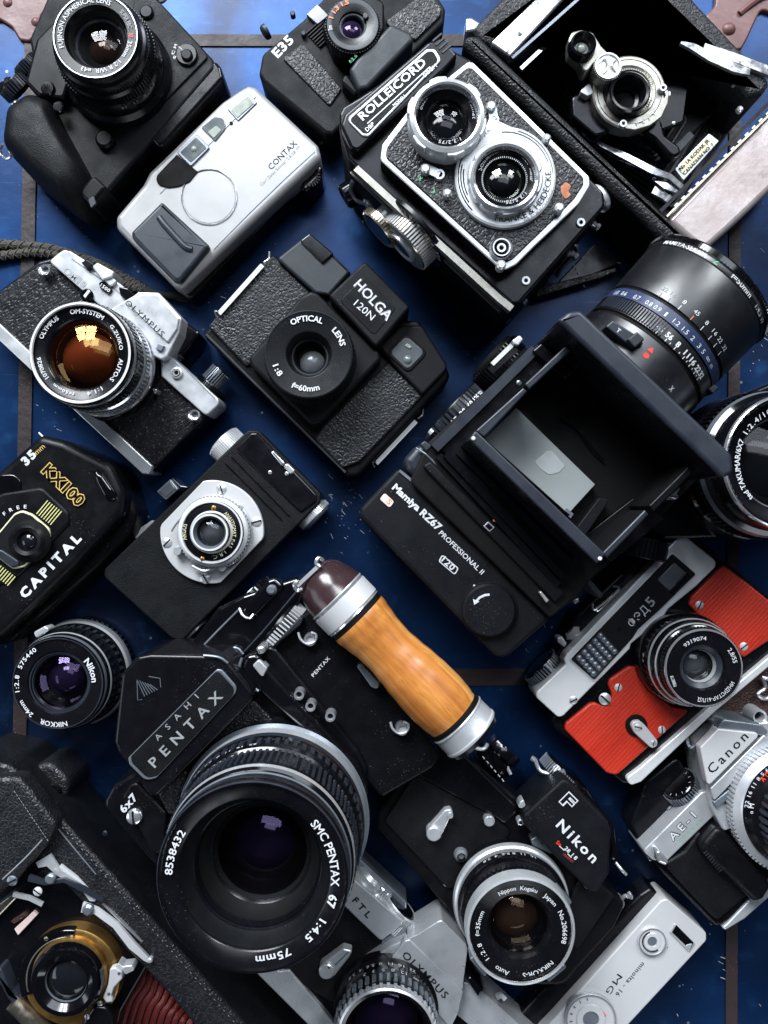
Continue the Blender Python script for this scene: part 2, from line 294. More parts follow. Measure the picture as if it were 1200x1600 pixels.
ALL = []
class M:
    def __init__(s, T, name, parent=None, label=None):
        s.T = T; s.name = name; s.parent = parent; s.v = []; s.f = []; s.m = []; s.mats = []; s.X = None; s.obj = None; s.label = label
        ALL.append(s)
    def mi(s, mt):
        if mt not in s.mats: s.mats.append(mt)
        return s.mats.index(mt)
    def add(s, V, F, mt):
        b = len(s.v)
        if s.X is not None:
            V = [tuple(s.X[:3, :3]@np.array(p)+s.X[:3, 3]) for p in V]
        s.v.extend(V)
        if isinstance(mt, str): k = s.mi(mt); s.m.extend([k]*len(F))
        else: s.m.extend([s.mi(q) for q in mt])
        s.f.extend([tuple(b+i for i in f) for f in F])
    def annulus(s, outer, inner, z0, z1, mt, bev=1.2):
        """ring between two outlines with the same number of points"""
        if area(outer) < 0: outer = outer[::-1]; inner = inner[::-1]
        n = len(outer); o2 = inset(outer, bev); i2 = inset(inner, -bev*0.5)
        V = [(x, y, z0) for x, y in outer]+[(x, y, z1-bev) for x, y in outer]+[(x, y, z1) for x, y in o2]+[(x, y, z1) for x, y in i2]+[(x, y, z1-bev*0.5) for x, y in inner]+[(x, y, z0) for x, y in inner]
        F = []
        for k in range(5):
            for i in range(n): F.append((k*n+i, k*n+(i+1) % n, (k+1)*n+(i+1) % n, (k+1)*n+i))
        s.add(V, F, mt)
    # outline in local coordinates
    def prism(s, pts, z0, z1, mt, r=0, bev=1.5, seg=3, side=None, fseg=5):
        if area(pts) < 0: pts = pts[::-1]; r = r[::-1] if isinstance(r, (list, tuple)) else r
        if bev >= 3 and mt[:5] in ('satin', 'champ'): bev *= 0.55
        o = fillet(pts, r, fseg); n = len(o); V = []; F = []; mt2 = []
        rings = [(0, z0), (0, z1-bev)] if bev > 0 else [(0, z0), (0, z1)]
        for k in range(1, seg+1):
            if bev > 0:
                t = pi/2*k/seg; rings.append((bev*(1-cos(t)), z1-bev+bev*sin(t)))
        for d, z in rings:
            q = inset(o, d) if d else o
            V += [(x, y, z) for x, y in q]
        for k in range(len(rings)-1):
            for i in range(n):
                j = (i+1) % n; F.append((k*n+i, k*n+j, (k+1)*n+j, (k+1)*n+i)); mt2.append(side if (side and k == 0) else mt)
        q = len(V); V += V[(len(rings)-1)*n:len(rings)*n]; F.append(tuple(q+i for i in range(n))); mt2.append(mt)
        q = len(V); V += V[:n]; F.append(tuple(q+i for i in range(n-1, -1, -1))); mt2.append(side or mt)
        s.add(V, F, mt2)
    def blob(s, pix, z0, z1, mt, r=20, f=0.45, low=0.45, seg=9, fseg=6, squash=None):
        """rounded pillow on an outline: rings shrink towards the outline's middle as they rise"""
        pts = [s.T.L(u, v, z1-(z1-z0)*0.4) for u, v in pix]
        if area(pts) < 0: pts = pts[::-1]; r = r[::-1] if isinstance(r, (list, tuple)) else r
        o = fillet(pts, r, fseg); n = len(o); cx = sum(p[0] for p in o)/n; cy = sum(p[1] for p in o)/n; V = []; F = []
        rings = [(1-f*0.15, z0)]+[(1-f*(1-cos(pi/2*k/seg)), z0+(z1-z0)*(low+(1-low)*sin(pi/2*k/seg))) for k in range(seg)]+[(1-f-(1-f)*t, z1+0.02*(z1-z0)*t) for t in (0.0, 0.5, 0.9)]
        for q, z in rings: V += [(cx+(x-cx)*q, cy+(y-cy)*q, z) for x, y in o]
        for k in range(len(rings)-1):
            for i in range(n): F.append((k*n+i, k*n+(i+1) % n, (k+1)*n+(i+1) % n, (k+1)*n+i))
        F.append(tuple((len(rings)-1)*n+i for i in range(n))); F.append(tuple(range(n-1, -1, -1)))
        s.add(V, F, mt)
    def lathe(s, c, prof, n=64, mt='black_paint', close=False):
        """prof: (r, z[, material of the band that ends here])"""
        V = []; F = []; mt2 = []
        for p in prof:
            for i in range(n):
                a = 2*pi*i/n; V.append((c[0]+p[0]*cos(a), c[1]+p[0]*sin(a), p[1]))
        for k in range(len(prof)-1):
            q = prof[k+1][2] if len(prof[k+1]) > 2 and prof[k+1][2] else mt
            for i in range(n):
                j = (i+1) % n; F.append((k*n+i, (k+1)*n+i, (k+1)*n+j, k*n+j)); mt2.append(q)
        # caps where the ends do not reach the axis
        if prof[0][0] > 0.01: F.append(tuple(range(n))); mt2.append(prof[0][2] if len(prof[0]) > 2 and prof[0][2] else mt)
        if close and prof[-1][0] > 0.01: F.append(tuple((len(prof)-1)*n+i for i in range(n-1, -1, -1))); mt2.append(mt)
        s.add(V, F, mt2)
    def knurl(s, c, r0, r1, z0, z1, n, mt, duty=0.5, a0=0, a1=360):
        V = []; F = []
        for i in range(n):
            a = radians(a0+(a1-a0)*i/n); w = radians(a1-a0)/n*duty; k = len(V)
            for rr, ww in ((r0-0.5, w), (r1, w*0.7)):
                for z in (z0, z1):
                    for sg in (-0.5, 0.5): V.append((c[0]+rr*cos(a+sg*ww), c[1]+rr*sin(a+sg*ww), z))
            F += [(k+4, k+5, k+7, k+6), (k, k+4, k+6, k+2), (k+1, k+3, k+7, k+5), (k+2, k+6, k+7, k+3), (k, k+1, k+5, k+4)]
        s.add(V, F, mt)
    def dome(s, c, r, z, sag, mt, n=40, seg=8, up=True):
        """spherical cap whose rim is at z and whose top is at z+sag"""
        Rr = (r*r+sag*sag)/(2*sag); th = math.asin(min(1, r/Rr)); pr = []
        for k in range(seg+1):
            t = th*(1-k/seg); pr.append((max(0.001, Rr*sin(t)), z+sag-Rr*(1-cos(t))))
        pr = pr[::-1]; s.lathe(c, pr, n, mt)
    def tube(s, path, r, mt, n=8, smooth=True, sub=6):
        P = [np.array(p, float) for p in path]
        if smooth and len(P) > 2:
            Q = []
            for i in range(len(P)-1):
                p0 = P[max(0, i-1)]; p1 = P[i]; p2 = P[i+1]; p3 = P[min(len(P)-1, i+2)]
                for k in range(sub):
                    t = k/sub; Q.append(0.5*((2*p1)+(-p0+p2)*t+(2*p0-5*p1+4*p2-p3)*t*t+(-p0+3*p1-3*p2+p3)*t**3))
            Q.append(P[-1]); P = Q
        V = []; F = []
        up = np.array((0.01, 0.02, 1.0))
        for i, p in enumerate(P):
            d = P[min(i+1, len(P)-1)]-P[max(0, i-1)]; d /= max(1e-9, np.linalg.norm(d))
            ex = np.cross(d, up); ex /= max(1e-9, np.linalg.norm(ex)); ey = np.cross(ex, d)
            rr = r[min(len(r)-1, int(i*len(r)/len(P)))] if isinstance(r, (list, tuple)) else r
            for k in range(n):
                a = 2*pi*k/n; V.append(tuple(p+rr*(cos(a)*ex+sin(a)*ey)))
        for i in range(len(P)-1):
            for k in range(n):
                j = (k+1) % n; F.append((i*n+k, i*n+j, (i+1)*n+j, (i+1)*n+k))
        F.append(tuple(range(n-1, -1, -1))); F.append(tuple((len(P)-1)*n+k for k in range(n)))
        s.add(V, F, mt)
    def ribbon(s, P, w, t, mt):
        """flat bar: P = list of (x,y,z); width w in the horizontal plane, thickness t"""
        V = []; F = []; n = len(P); ws = w if isinstance(w, (list, tuple)) else [w]*n
        for i in range(n):
            a = np.array(P[max(0, i-1)][:2]); b = np.array(P[min(n-1, i+1)][:2]); d = b-a; d /= max(1e-9, np.linalg.norm(d))
            q = np.array((-d[1], d[0]))*ws[i]/2; x, y, z = P[i]
            V += [(x+q[0], y+q[1], z), (x-q[0], y-q[1], z), (x-q[0], y-q[1], z-t), (x+q[0], y+q[1], z-t)]
        for i in range(n-1):
            for k in range(4):
                j = (k+1) % 4; F.append((i*4+k, i*4+j, (i+1)*4+j, (i+1)*4+k))
        F += [(3, 2, 1, 0), tuple((n-1)*4+k for k in range(4))]
        s.add(V, F, mt)
    def mtext(s, txt, fn, h, w=None, mt='white_ink', bold=0.012, th=0.0):
        a, f = glyphs(txt, (w/h) if w else None, bold, th)
        V = [tuple(fn(p[0]*h, p[1]*h, p[2]*h)) for p in a]; s.add(V, f, mt)
    # ---- helpers in photo pixels at a height
    def poly(s, pix, z0, z1, mt, r=0, bev=1.5, seg=3, side=None, fseg=5):
        s.prism([s.T.L(u, v, z1) for u, v in pix], z0, z1, mt, r, bev, seg, side, fseg)
    def box(s, a, b, z0, z1, mt, r=0, bev=1.5, seg=3, side=None):
        (x0, y0), (x1, y1) = s.T.L(*a, z1), s.T.L(*b, z1)
        x0, x1 = sorted((x0, x1)); y0, y1 = sorted((y0, y1))
        s.prism([(x0, y0), (x1, y0), (x1, y1), (x0, y1)], z0, z1, mt, r, bev, seg, side)
    def text(s, txt, a, b, z, h, mt='white_ink', bold=0.012, th=0.0):
        p = np.array(s.T.L(*a, z)); q = np.array(s.T.L(*b, z)); d = q-p; w = np.linalg.norm(d); d /= w; e = np.array((-d[1], d[0]))
        hh = 1.08*h*(D-z)/D
        s.mtext(txt, lambda x, y, t: (p[0]+d[0]*x+e[0]*y, p[1]+d[1]*x+e[1]*y, z+0.35+t), hh, w, mt, bold, th)
    def outlined(s, txt, a, b, z, h, mt, fill, b1, b2):
        """outlined lettering: a heavy letter in the outline's colour with a lighter one filled over it"""
        s.text(txt, a, b, z, h, mt, b1); a = np.array(a, float); b = np.array(b, float); d = (b-a)/np.linalg.norm(b-a); t = (b1-b2)/0.7*h*1.08
        s.text(txt, tuple(a+d*t), tuple(b-d*t), z+0.35, h, fill, b2)
    def arc(s, txt, c, z, r, a0, a1, h, mt='white_ink', bold=0.012, inward=False):
        """text on a circle from photo angle a0 to a1 (degrees, 90 = up); clockwise with tops outward, or inward and anticlockwise"""
        k = (D-z)/D; cx, cy = s.T.L(*c, z); r -= 0.04*h; h *= 1.08; z += 0.7; r *= k; h *= k; A0 = radians(a0-s.T.ang); A1 = radians(a1-s.T.ang); w = abs(A1-A0)*r
        if inward: fn = lambda x, y, t: (cx+(r+h-y)*cos(A0+x/r), cy+(r+h-y)*sin(A0+x/r), z+0.35)
        else: fn = lambda x, y, t: (cx+(r+y)*cos(A0-x/r), cy+(r+y)*sin(A0-x/r), z+0.35)
        s.mtext(txt, fn, h, w, mt, bold)
    def disc(s, u, v, z0, z1, r, mt, bev=1.0, n=40, top=None):
        c = s.T.L(u, v, z1); r *= (D-z1)/D
        s.lathe(c, [(0.001, z1, top or mt), (r-bev, z1, top or mt), (r, z1-bev, mt), (r, z0, mt)], n)
    def rings(s, u, v, z, prof, n=64, mt='black_paint'):
        """prof radii are photo pixels as seen at height z; heights absolute"""
        k = (D-z)/D; s.lathe(s.T.L(u, v, z), [(max(0.001, p[0]*k),)+tuple(p[1:]) for p in prof], n, mt)
    def teeth(s, u, v, z, r0, r1, z0, z1, n, mt, duty=0.5):
        k = (D-z)/D; s.knurl(s.T.L(u, v, z), r0*k, r1*k, z0, z1, n, mt, duty)
    def cap(s, u, v, z, r, zr, sag, mt, n=40):
        k = (D-z)/D; s.dome(s.T.L(u, v, z), r*k, zr, sag, mt, n)
    def bar(s, pix, w, t, mt):
        """flat bar through (u, v, z) photo points"""
        s.ribbon([(*s.T.L(u, v, z), z) for u, v, z in pix], w, t, mt)
    def wire(s, pix, r, mt, n=8, sub=6):
        s.tube([(*s.T.L(u, v, z), z) for u, v, z in pix], r, mt, n, sub=sub)
    def side(s, u, v, z, d):
        """following shapes are built around an axis d through photo point (u, v) at height z"""
        s.X = axis_matrix((*s.T.L(u, v, z), z), d); return s
    def sub(s, name, label=None): return M(s.T, name, s, label)
    def build(s):
        if not s.f: return
        me = bpy.data.meshes.new(s.name); me.from_pydata([(x*K, y*K, z*K) for x, y, z in s.v], [], s.f)
        for q in s.mats: me.materials.append(MATS[q])
        me.polygons.foreach_set('material_index', s.m); me.polygons.foreach_set('use_smooth', [True]*len(s.f))
        me.update(); me.set_sharp_from_angle(angle=radians(32))
        o = bpy.data.objects.new(s.name, me); C.objects.link(o); s.obj = o
        o.parent = s.parent.obj if s.parent else s.T.root
        if s.label: o['label'] = s.label
class Thing:
    def __init__(s, name, label, cat, u, v, ang, group=None, kind=None):
        s.ang = ang; s.a = radians(ang); s.o = W(u, v, 0); r = bpy.data.objects.new(name, None); C.objects.link(r)
        r.empty_display_size = 0.01
        r.location = (s.o[0]*K, s.o[1]*K, 0); r.rotation_euler = (0, 0, s.a); r['label'] = label
        if cat: r['category'] = cat
        if group: r['group'] = group
        if kind: r['kind'] = kind
        s.root = r
    def L(s, u, v, z):
        x, y = W(u, v, z); x -= s.o[0]; y -= s.o[1]; c, q = cos(s.a), sin(s.a)
        return (x*c+y*q, -x*q+y*c)
    def part(s, name, label=None): return M(s, name, None, label)
    def screw(s, u, v, z, r, mt='chrome', ang=None, parent=None):
        m = M(s, 'screw', parent); k = (D-z)/D; c = s.L(u, v, z); R = r*k
        m.lathe(c, [(0.001, z+R*0.35), (R*0.6, z+R*0.32), (R, z+R*0.1), (R, z-1)], 24, mt)
        a = radians((ang if ang is not None else random.uniform(0, 180))); w = R*0.13; l = R*0.93
        p = [(c[0]+l*cos(a)*i-w*sin(a)*j, c[1]+l*sin(a)*i+w*cos(a)*j) for i, j in ((-1, -1), (1, -1), (1, 1), (-1, 1))]
        m.prism(p, z, z+R*0.4, 'black_matte', 0, 0, 1); return m
    def knob(s, name, u, v, z, d, r, ln, mt='black_paint', kmt=None, n=36, top=None, label=None):
        """knurled knob whose base sits at the photo point, standing out along local direction d"""
        m = M(s, name, None, label); m.side(u, v, z, d)
        m.lathe((0, 0), [(0.001, ln, top or mt), (r*0.80, ln, top or mt), (r*0.86, ln-1.2, top or mt), (r*0.9, ln-1, mt), (r-1, ln, mt), (r, ln-2, mt), (r, 2, mt), (r*0.8, 0, mt)], 40, mt)
        m.knurl((0, 0), r, r+1.6, 2.5, ln-2, n, kmt or mt, 0.55); m.X = None; return m
CAMS = 'cameras and lenses laid out on the blue trunk'
# ================================================================ the trunk lid everything lies on
tr = bpy.data.objects.new('trunk_surface', None)
bpy.data.objects.remove(tr)
T = Thing('trunk_surface', 'blue enamelled trunk lid with brown strips, scratched and dusty', None, 600, 800, 0, kind='structure')
m = T.part('painted_panel'); m.prism([(-1500, -1700), (1500, -1700), (1500, 1700), (-1500, 1700)], -20, 0, 'blue_enamel', 0, 0, 1)
for pts, w in (([(50, -300), (49, 60), (36, 800), (28, 1300), (25, 1700)], 21), ([(1150, -300), (1148, 500), (1145, 900), (1143, 1750)], 18)):
    m = T.part('trim_strip'); m.bar([(u, v, 3) for u, v in pts], w, 3, 'rust_trim')
for y0, w in ((62, 18), (1058, 26)):
    m = T.part('trim_strip'); m.bar([(60 if y0 < 100 else 480, y0, 2.6), (600, y0+1, 2.6), (1139, y0-2, 2.6)], w, 2.6, 'rust_trim')
m = T.part('trim_strip'); m.bar([(-60, 1166, 2.6), (18, 1163, 2.6)], 22, 2.6, 'rust_trim')
m = T.part('corner_bracket')
m.poly([(-40, -60), (95, -60), (84, 8), (64, 24), (60, 50), (46, 65), (30, 62), (18, 42), (0, 30), (-40, 28)], 0, 7, 'bracket_red', 9, 3, 3)
for u, v in ((56, 34), (12, 4)):
    q = m.sub('rivet'); q.cap(u, v, 7, 8, 6.5, 4.5, 'bracket_red', 20)
m = T.part('corner_bracket')
m.poly([(1120, -60), (1260, -60), (1260, 40), (1190, 14), (1180, 34), (1168, 60), (1158, 78), (1142, 76), (1130, 66), (1118, 62), (1117, 46), (1104, 38), (1103, 24), (1118, 8)], 0, 7, 'bracket_red', 8, 3, 3)
m.wire([(1155, 22, 7), (1172, 8, 8), (1194, -6, 8), (1220, -14, 7)], 5, 'bracket_red', 8)
for u, v in ((1139, 45), (1196, -10)):
    q = m.sub('rivet'); q.cap(u, v, 7, 11, 6.5, 6, 'bracket_red', 24)
# rust rubbed dots and paint flecks lying on the lid
T = Thing('paint_flecks', 'pale flecks of chipped paint and dust scattered on the blue lid', 'flecks', 600, 800, 0, kind='stuff')
m = T.part('flecks')
for cx, cy, sx, sy, n in ((545, 800, 30, 40, 46), (345, 470, 40, 10, 14), (90, 330, 50, 30, 16), (1170, 500, 20, 60, 26), (430, 240, 40, 40, 14), (840, 1010, 20, 25, 12), (250, 800, 20, 14, 6), (1130, 1500, 40, 60, 14), (80, 640, 20, 40, 8), (600, 330, 600, 320, 60), (600, 1050, 590, 500, 50)):
    for i in range(n):
        u = random.gauss(cx, sx); v = random.gauss(cy, sy); a = random.uniform(0.2, 1.2); l = random.choice((0.6, 0.8, 1, 2, 4.5)); w = random.uniform(0.3, 0.55)
        x, y = T.L(u, v, 1); c, s_ = cos(a)*l, sin(a)*l
        m.prism([(x-c+s_*w/l, y+s_+c*w/l), (x-c-s_*w/l, y+s_-c*w/l), (x+c-s_*w/l, y-s_-c*w/l), (x+c+s_*w/l, y-s_+c*w/l)], 0.1, 0.8, 'fleck', 0, 0, 1)

# ================================================================ mirrorless camera, top left
T = Thing('mirrorless_camera', 'black mirrorless camera with a deep moulded grip, in the corner above the silver compact', 'camera', 190, 170, 46, CAMS)
b = T.part('body')
b.poly([(80, -20), (130, -75), (215, -45), (250, 2), (333, 92), (336, 106), (152, 318), (100, 300), (62, 150), (45, 60)], 0, 84, 'plastic_rough', 12, 5, 4, side='black_paint')
b.poly([(215, -20), (250, 4), (326, 88), (236, 180), (180, 120)], 83, 87, 'leather_fine', 6, 1.5)
b.poly([(335, 92), (345, 104), (349, 122), (250, 232), (232, 214)], 10, 82, 'black_paint', 8, 5, 4)
g = T.part('grip')
g.blob([(14, 172), (52, 146), (88, 160), (108, 205), (152, 285), (148, 326), (128, 342), (60, 290), (6, 232)], 4, 124, 'leather_fine', 22, 0.5, 0.35)
g = T.part('battery_grip_end'); g.poly([(120, 300), (146, 272), (166, 292), (142, 322)], 30, 100, 'plastic', 6, 5)
g.poly([(137, 312), (146, 305), (150, 318), (142, 326)], 100, 104, 'slate', 2, 1)
f = T.part('top_plate'); f.poly([(56, 60), (95, 20), (130, 60), (100, 155), (60, 150), (38, 128)], 20, 104, 'plastic', 8, 5)
for (u, v, r, ln) in ((52, 112, 19, 18), (34, 146, 22, 20), (14, 140, 13, 12)):
    T.knob('control_dial', u, v, 78, (0, 1, 0.55), r, ln, 'black_paint', 'slate', 30)
k = T.part('shutter_button'); k.side(30, 168, 84, (0, 1, 0.3)); k.lathe((0, 0), [(0.01, 9, 'chrome'), (7, 8), (8, 0)], 24, 'chrome')
for u, v, r in ((74, 137, 11), (90, 166, 9)):
    k = T.part('function_button'); k.disc(u, v, 100, 108, r, 'black_gloss', 2)
k = T.part('focus_switch'); k.disc(291, 84, 86, 92, 17, 'black_paint', 1.5); k.disc(291, 84, 92, 97, 9, 'plastic', 2)
q = k.sub('lettering'); q.text('M', (275, 76), (277, 70), 92.2, 4); q.text('C', (271, 86), (274, 80), 92.2, 4); q.text('S', (273, 93), (276, 88), 92.2, 3.5); q.wire([(285, 78, 97), (279, 73, 97)], 0.7, 'white_ink')
k = T.part('front_button'); k.disc(228, 17, 84, 92, 11, 'plastic', 2.5)
k = T.part('lens_release'); k.disc(162, 215, 84, 96, 15, 'plastic', 4)
k = T.part('strap_lug'); k.wire([(4, 225, 60), (0, 236, 50), (8, 248, 46), (17, 244, 50), (14, 232, 56)], 2.2, 'chrome'); k.wire([(230, -5, 60), (250, 2, 60), (262, -8, 60)], 4, 'chrome')
l = T.part('lens'); u, v, z = 149, 56, 180
l.rings(u, v, z, [(0.01, 146), (22, 146, 'black_matte'), (37, 158, 'black_matte'), (40, 161, 'slate'), (41, 166, 'black_paint'), (46, 172, 'black_matte'), (49, 177, 'black_paint'), (50, 178.5, 'black_paint'), (63, 179, 'black_paint'), (64.5, 180.5, 'black_gloss'), (66, 180.5, 'satin'), (67, 179, 'black_gloss'), (70, 174, 'black_paint'), (70, 168, 'black_paint'), (74, 166, 'black_paint'), (76, 160, 'black_paint'), (76, 150, 'black_paint'), (74, 148, 'black_matte'), (78, 144, 'black_paint'), (80, 130, 'black_paint'), (78, 128, 'black_matte'), (82, 120, 'black_paint'), (83, 104, 'black_gloss'), (90, 98, 'black_paint'), (92, 84, 'black_paint')])
l.teeth(u, v, z, 76, 77, 151, 159, 90, 'black_gloss'); l.teeth(u, v, z, 80, 81.2, 131, 142, 90, 'black_paint')
q = l.sub('glass'); q.cap(u, v, z, 37, 159, 9, 'glass_clear'); q.cap(u, v, z, 25, 146.5, 10, 'core_brown')
q = l.sub('lettering')
q.arc('FUJINON ASPHERICAL LENS', (u, v), 179, 52, 200, 64, 7, bold=0.0); q.arc('SUPER EBC', (u, v), 179, 53, 44, 12, 6, 'grey_ink'); q.arc('XF', (u, v), 179, 53, 4, -3, 6, 'red_ink')
q.arc('35mm  1:2 R WR  ø43', (u, v), 179, 52, -9, -113, 6.6, bold=0.0)
q.mtext('5.6   8   11   16', (lambda c, r: (lambda x, y, t: (c[0]+r*cos(radians(-28-46)-x/r), c[1]+r*sin(radians(-28-46)-x/r), 121+y)))(T.L(u, v, z), 82.4*(D-z)/D), 6, 60, 'grey_ink')

# ================================================================ wrist cord and silver compact
T = Thing('wrist_cord', 'braided grey brown cord looping in from the edge to the corner of the silver compact', 'cord', 150, 400, 0)
m = T.part('braid')
def braid(m, pts, r):
    m.wire(pts, r, 'cord_fabric', 10, sub=10)
    P = [np.array((*T.L(u, v, z), z)) for u, v, z in pts]; Q = []
    for i in range(len(P)-1):
        for k in range(10): Q.append(P[i]+(P[i+1]-P[i])*k/10)
    for sg, ph in ((1, 0), (1, pi), (-1, 0.6), (-1, 0.6+pi)):
        H = []
        for i, p in enumerate(Q):
            d = Q[min(i+1, len(Q)-1)]-Q[max(0, i-1)]; d /= np.linalg.norm(d); e = np.array((-d[1], d[0], 0))
            a = ph+sg*i*1.05; H.append(p+(e*cos(a)+np.array((0, 0, 1))*sin(a))*(r+0.2))
        m.tube(H, 1.5, 'cord_fabric', 5, sub=2)
braid(m, [(-30, 380, 8), (30, 383, 8), (80, 388, 9), (130, 403, 10), (170, 420, 12), (205, 440, 10), (232, 455, 8)], 6.5)
braid(m, [(-30, 408, 8), (10, 399, 8), (50, 394, 8), (85, 397, 9), (130, 414, 18), (165, 432, 18), (200, 446, 12), (230, 456, 8)], 6.5)
m = T.part('sleeve'); m.wire([(222, 452, 9), (245, 460, 9), (268, 462, 9), (292, 464, 9), (304, 460, 9)], [7, 7, 6, 5, 4], 'cord_dark', 10)
m.wire([(250, 455, 9), (270, 464, 9), (290, 471, 8), (302, 466, 9), (300, 455, 10)], 3, 'cord_dark', 8)

T = Thing('compact_camera', 'champagne silver compact camera with a closed round lens cover and dark finger grip', 'camera', 340, 310, 43, CAMS)
b = T.part('back_shell'); b.poly([(385, 140), (492, 236), (500, 262), (296, 470), (272, 452), (186, 352), (190, 338), (345, 168)], 0, 50, 'black_paint', 10, 6, 4)
b = T.part('front_shell'); b.poly([(388, 131), (400, 135), (497, 226), (502, 246), (284, 452), (270, 446), (181, 356), (180, 338), (222, 288), (232, 268), (346, 158), (372, 140)], 40, 82, 'silver_lacquer', [8, 10, 12, 12, 12, 10, 14, 12, 12, 20, 16, 10], 9, 6)
b.bar([(333, 390, 83), (390, 332, 83), (448, 276, 83), (492, 236, 83)], 1.0, 0.8, 'satin_dark')
b.bar([(250, 302, 83), (362, 190, 83), (400, 150, 83)], 0.9, 0.8, 'satin_dark')
w = T.part('window_panel'); w.poly([(243, 276), (276, 241), (309, 268), (296, 284), (278, 291), (262, 293), (246, 288)], 80, 84.5, 'black_matte', [14, 1, 1, 6, 9, 9, 9], 0.8)
w = T.part('viewfinder_window'); w.poly([(276, 238), (307, 209), (328, 230), (298, 260)], 80, 85, 'satin_dark', 3, 1); w.poly([(281, 238), (306, 214), (323, 231), (298, 254)], 84.5, 85.6, 'window_glass', 2, 0.5); w.cap(303, 233, 85, 5, 85.4, 3, 'pale_glass', 20)
w = T.part('autofocus_window'); w.poly([(314, 199), (334, 182), (350, 184), (353, 200), (336, 221)], 80, 84, 'window_glass', [2, 8, 10, 10, 2], 1); w.poly([(324, 206), (338, 196), (346, 203), (334, 216)], 84, 84.8, 'pale_glass', 2, 0.4)
w = T.part('flash'); w.poly([(355, 170), (388, 145), (402, 160), (372, 189)], 80, 84, 'satin_dark', 2, 1); w.poly([(360, 171), (387, 150), (397, 161), (371, 184)], 84, 85, 'pale_glass', 2, 0.5)
w = T.part('sensor_hole'); w.disc(361, 192, 80, 83.4, 2.6, 'black_matte', 0.3, 16)
w = T.part('lens_cover'); w.rings(327, 308, 82, [(0.01, 82.6), (40.5, 82.6, 'silver_lacquer'), (41.2, 81.5, 'satin_dark'), (42, 81.5, 'satin_dark'), (42.6, 84, 'silver_lacquer'), (43.6, 84, 'chrome'), (44.5, 82, 'chrome')], 96)
g = T.part('finger_grip'); g.poly([(252, 314), (328, 384), (282, 440), (272, 440), (206, 372), (204, 362)], 70, 94, 'slate', [3, 5, 8, 8, 8, 6], 6, 5)
g.wire([(249, 340, 93), (258, 352, 94), (276, 372, 94), (290, 386, 94), (300, 390, 93)], 5.0, 'slate', 12)
d = T.part('power_dial'); d.poly([(466, 290), (480, 262), (497, 252), (504, 262), (502, 276), (478, 302)], 8, 58, 'black_gloss', 9, 5, 4); d.knurl(T.L(484, 276, 58), 10, 16, 40, 60, 22, 'black_paint')
q = T.part('lettering'); q.text('CONTAX', (424, 266), (465, 225), 82, 8.5, 'dark_ink', 0.0); q.text('Carl Zeiss Sonnar 2.8/28 T*', (409, 291), (470, 231), 82, 4.2, 'grey_ink', 0.0)

# ================================================================ compact with a sliding cover, top centre
T = Thing('zone_focus_camera', 'black plastic compact with orange marks round its small lens, behind the twin-lens camera', 'camera', 540, 90, 45, CAMS)
b = T.part('body'); b.poly([(404, 116), (410, 84), (474, 30), (560, -60), (640, -70), (696, 12), (694, 36), (520, 210), (508, 208), (412, 128)], 0, 84, 'plastic_rough', [10, 12, 4, 10, 10, 12, 10, 6, 6, 10], 5, 4, side='plastic')
b.poly([(441, 91), (473, 67), (534, 138), (515, 166)], 83, 87, 'leather', 4, 1.5)
b.poly([(600, 34), (668, -16), (690, 12), (689, 24), (650, 62), (628, 60)], 83, 88, 'leather', 6, 2)
b.bar([(520, 210, 60), (500, 224, 40)], 4, 3, 'slate')
for i in range(7):
    b.bar([(478+i*3.4, 62+i*3.4-10, 88), (502+i*3.4, 40+i*3.4-10, 88)], 1.3, 5, 'plastic')
c = T.part('lens_cover'); c.poly([(545, 108), (556, 92), (611, 35), (642, 50), (647, 63), (575, 138), (560, 142)], 80, 128, 'plastic_grey', 8, 6, 4)
c.poly([(540, 110), (562, 142), (556, 150), (532, 128)], 80, 112, 'plastic', 6, 4)
l = T.part('lens'); u, v, z = 551, 38, 134
l.poly([(502, 40), (545, -20), (600, 0), (600, 48), (556, 92), (520, 84)], 80, 112, 'plastic', 12, 4)
l.rings(u, v, z, [(0.01, 118), (12, 118, 'black_matte'), (17, 124, 'black_matte'), (18, 128, 'slate'), (19, 129, 'satin_dark'), (21, 129, 'black_paint'), (22, 132), (33, 134, 'black_paint'), (40, 134, 'slate'), (42, 132, 'black_paint'), (43, 110, 'black_paint')])
l.teeth(u, v, z, 42, 43.5, 118, 131, 60, 'black_paint')
q = l.sub('glass'); q.cap(u-3, v+6, z, 17, 126, 6, 'core_violet')
q = l.sub('lettering'); q.arc('1 1.3 1.5', (u, v), 134, 32, 165, 100, 6, 'orange_ink', 0.03); q.arc('2m', (u, v), 134, 33, 196, 184, 6, 'white_ink')
k = l.sub('dot'); k.disc(571, 24, 134, 136, 4.5, 'black_gloss', 0.8)
w = T.part('viewfinder_window'); w.poly([(478, 22), (496, 6), (514, 24), (496, 38)], 80, 90, 'grey_glass', 2, 1)
w = T.part('hinge_knob'); w.side(418, 48, 40, (-1, 0.2, 0)); w.lathe((0, 0), [(0.01, 8), (9, 8), (11, 5), (11, 0)], 24, 'plastic_grey')
for u_, v_ in ((457, 20), (474, 51)):
    w = T.part('hinge'); w.disc(u_, v_, 82, 92, 4, 'plastic_grey', 1)
q = T.part('lettering'); q.text('E35', (434, 91), (460, 64), 84, 13.5, 'white_ink', 0.03)
q = T.part('lens_lettering'); q.text('f:2.8  38mm', (548, 99), (578, 68), 128, 4.5, 'green_ink', 0.01)
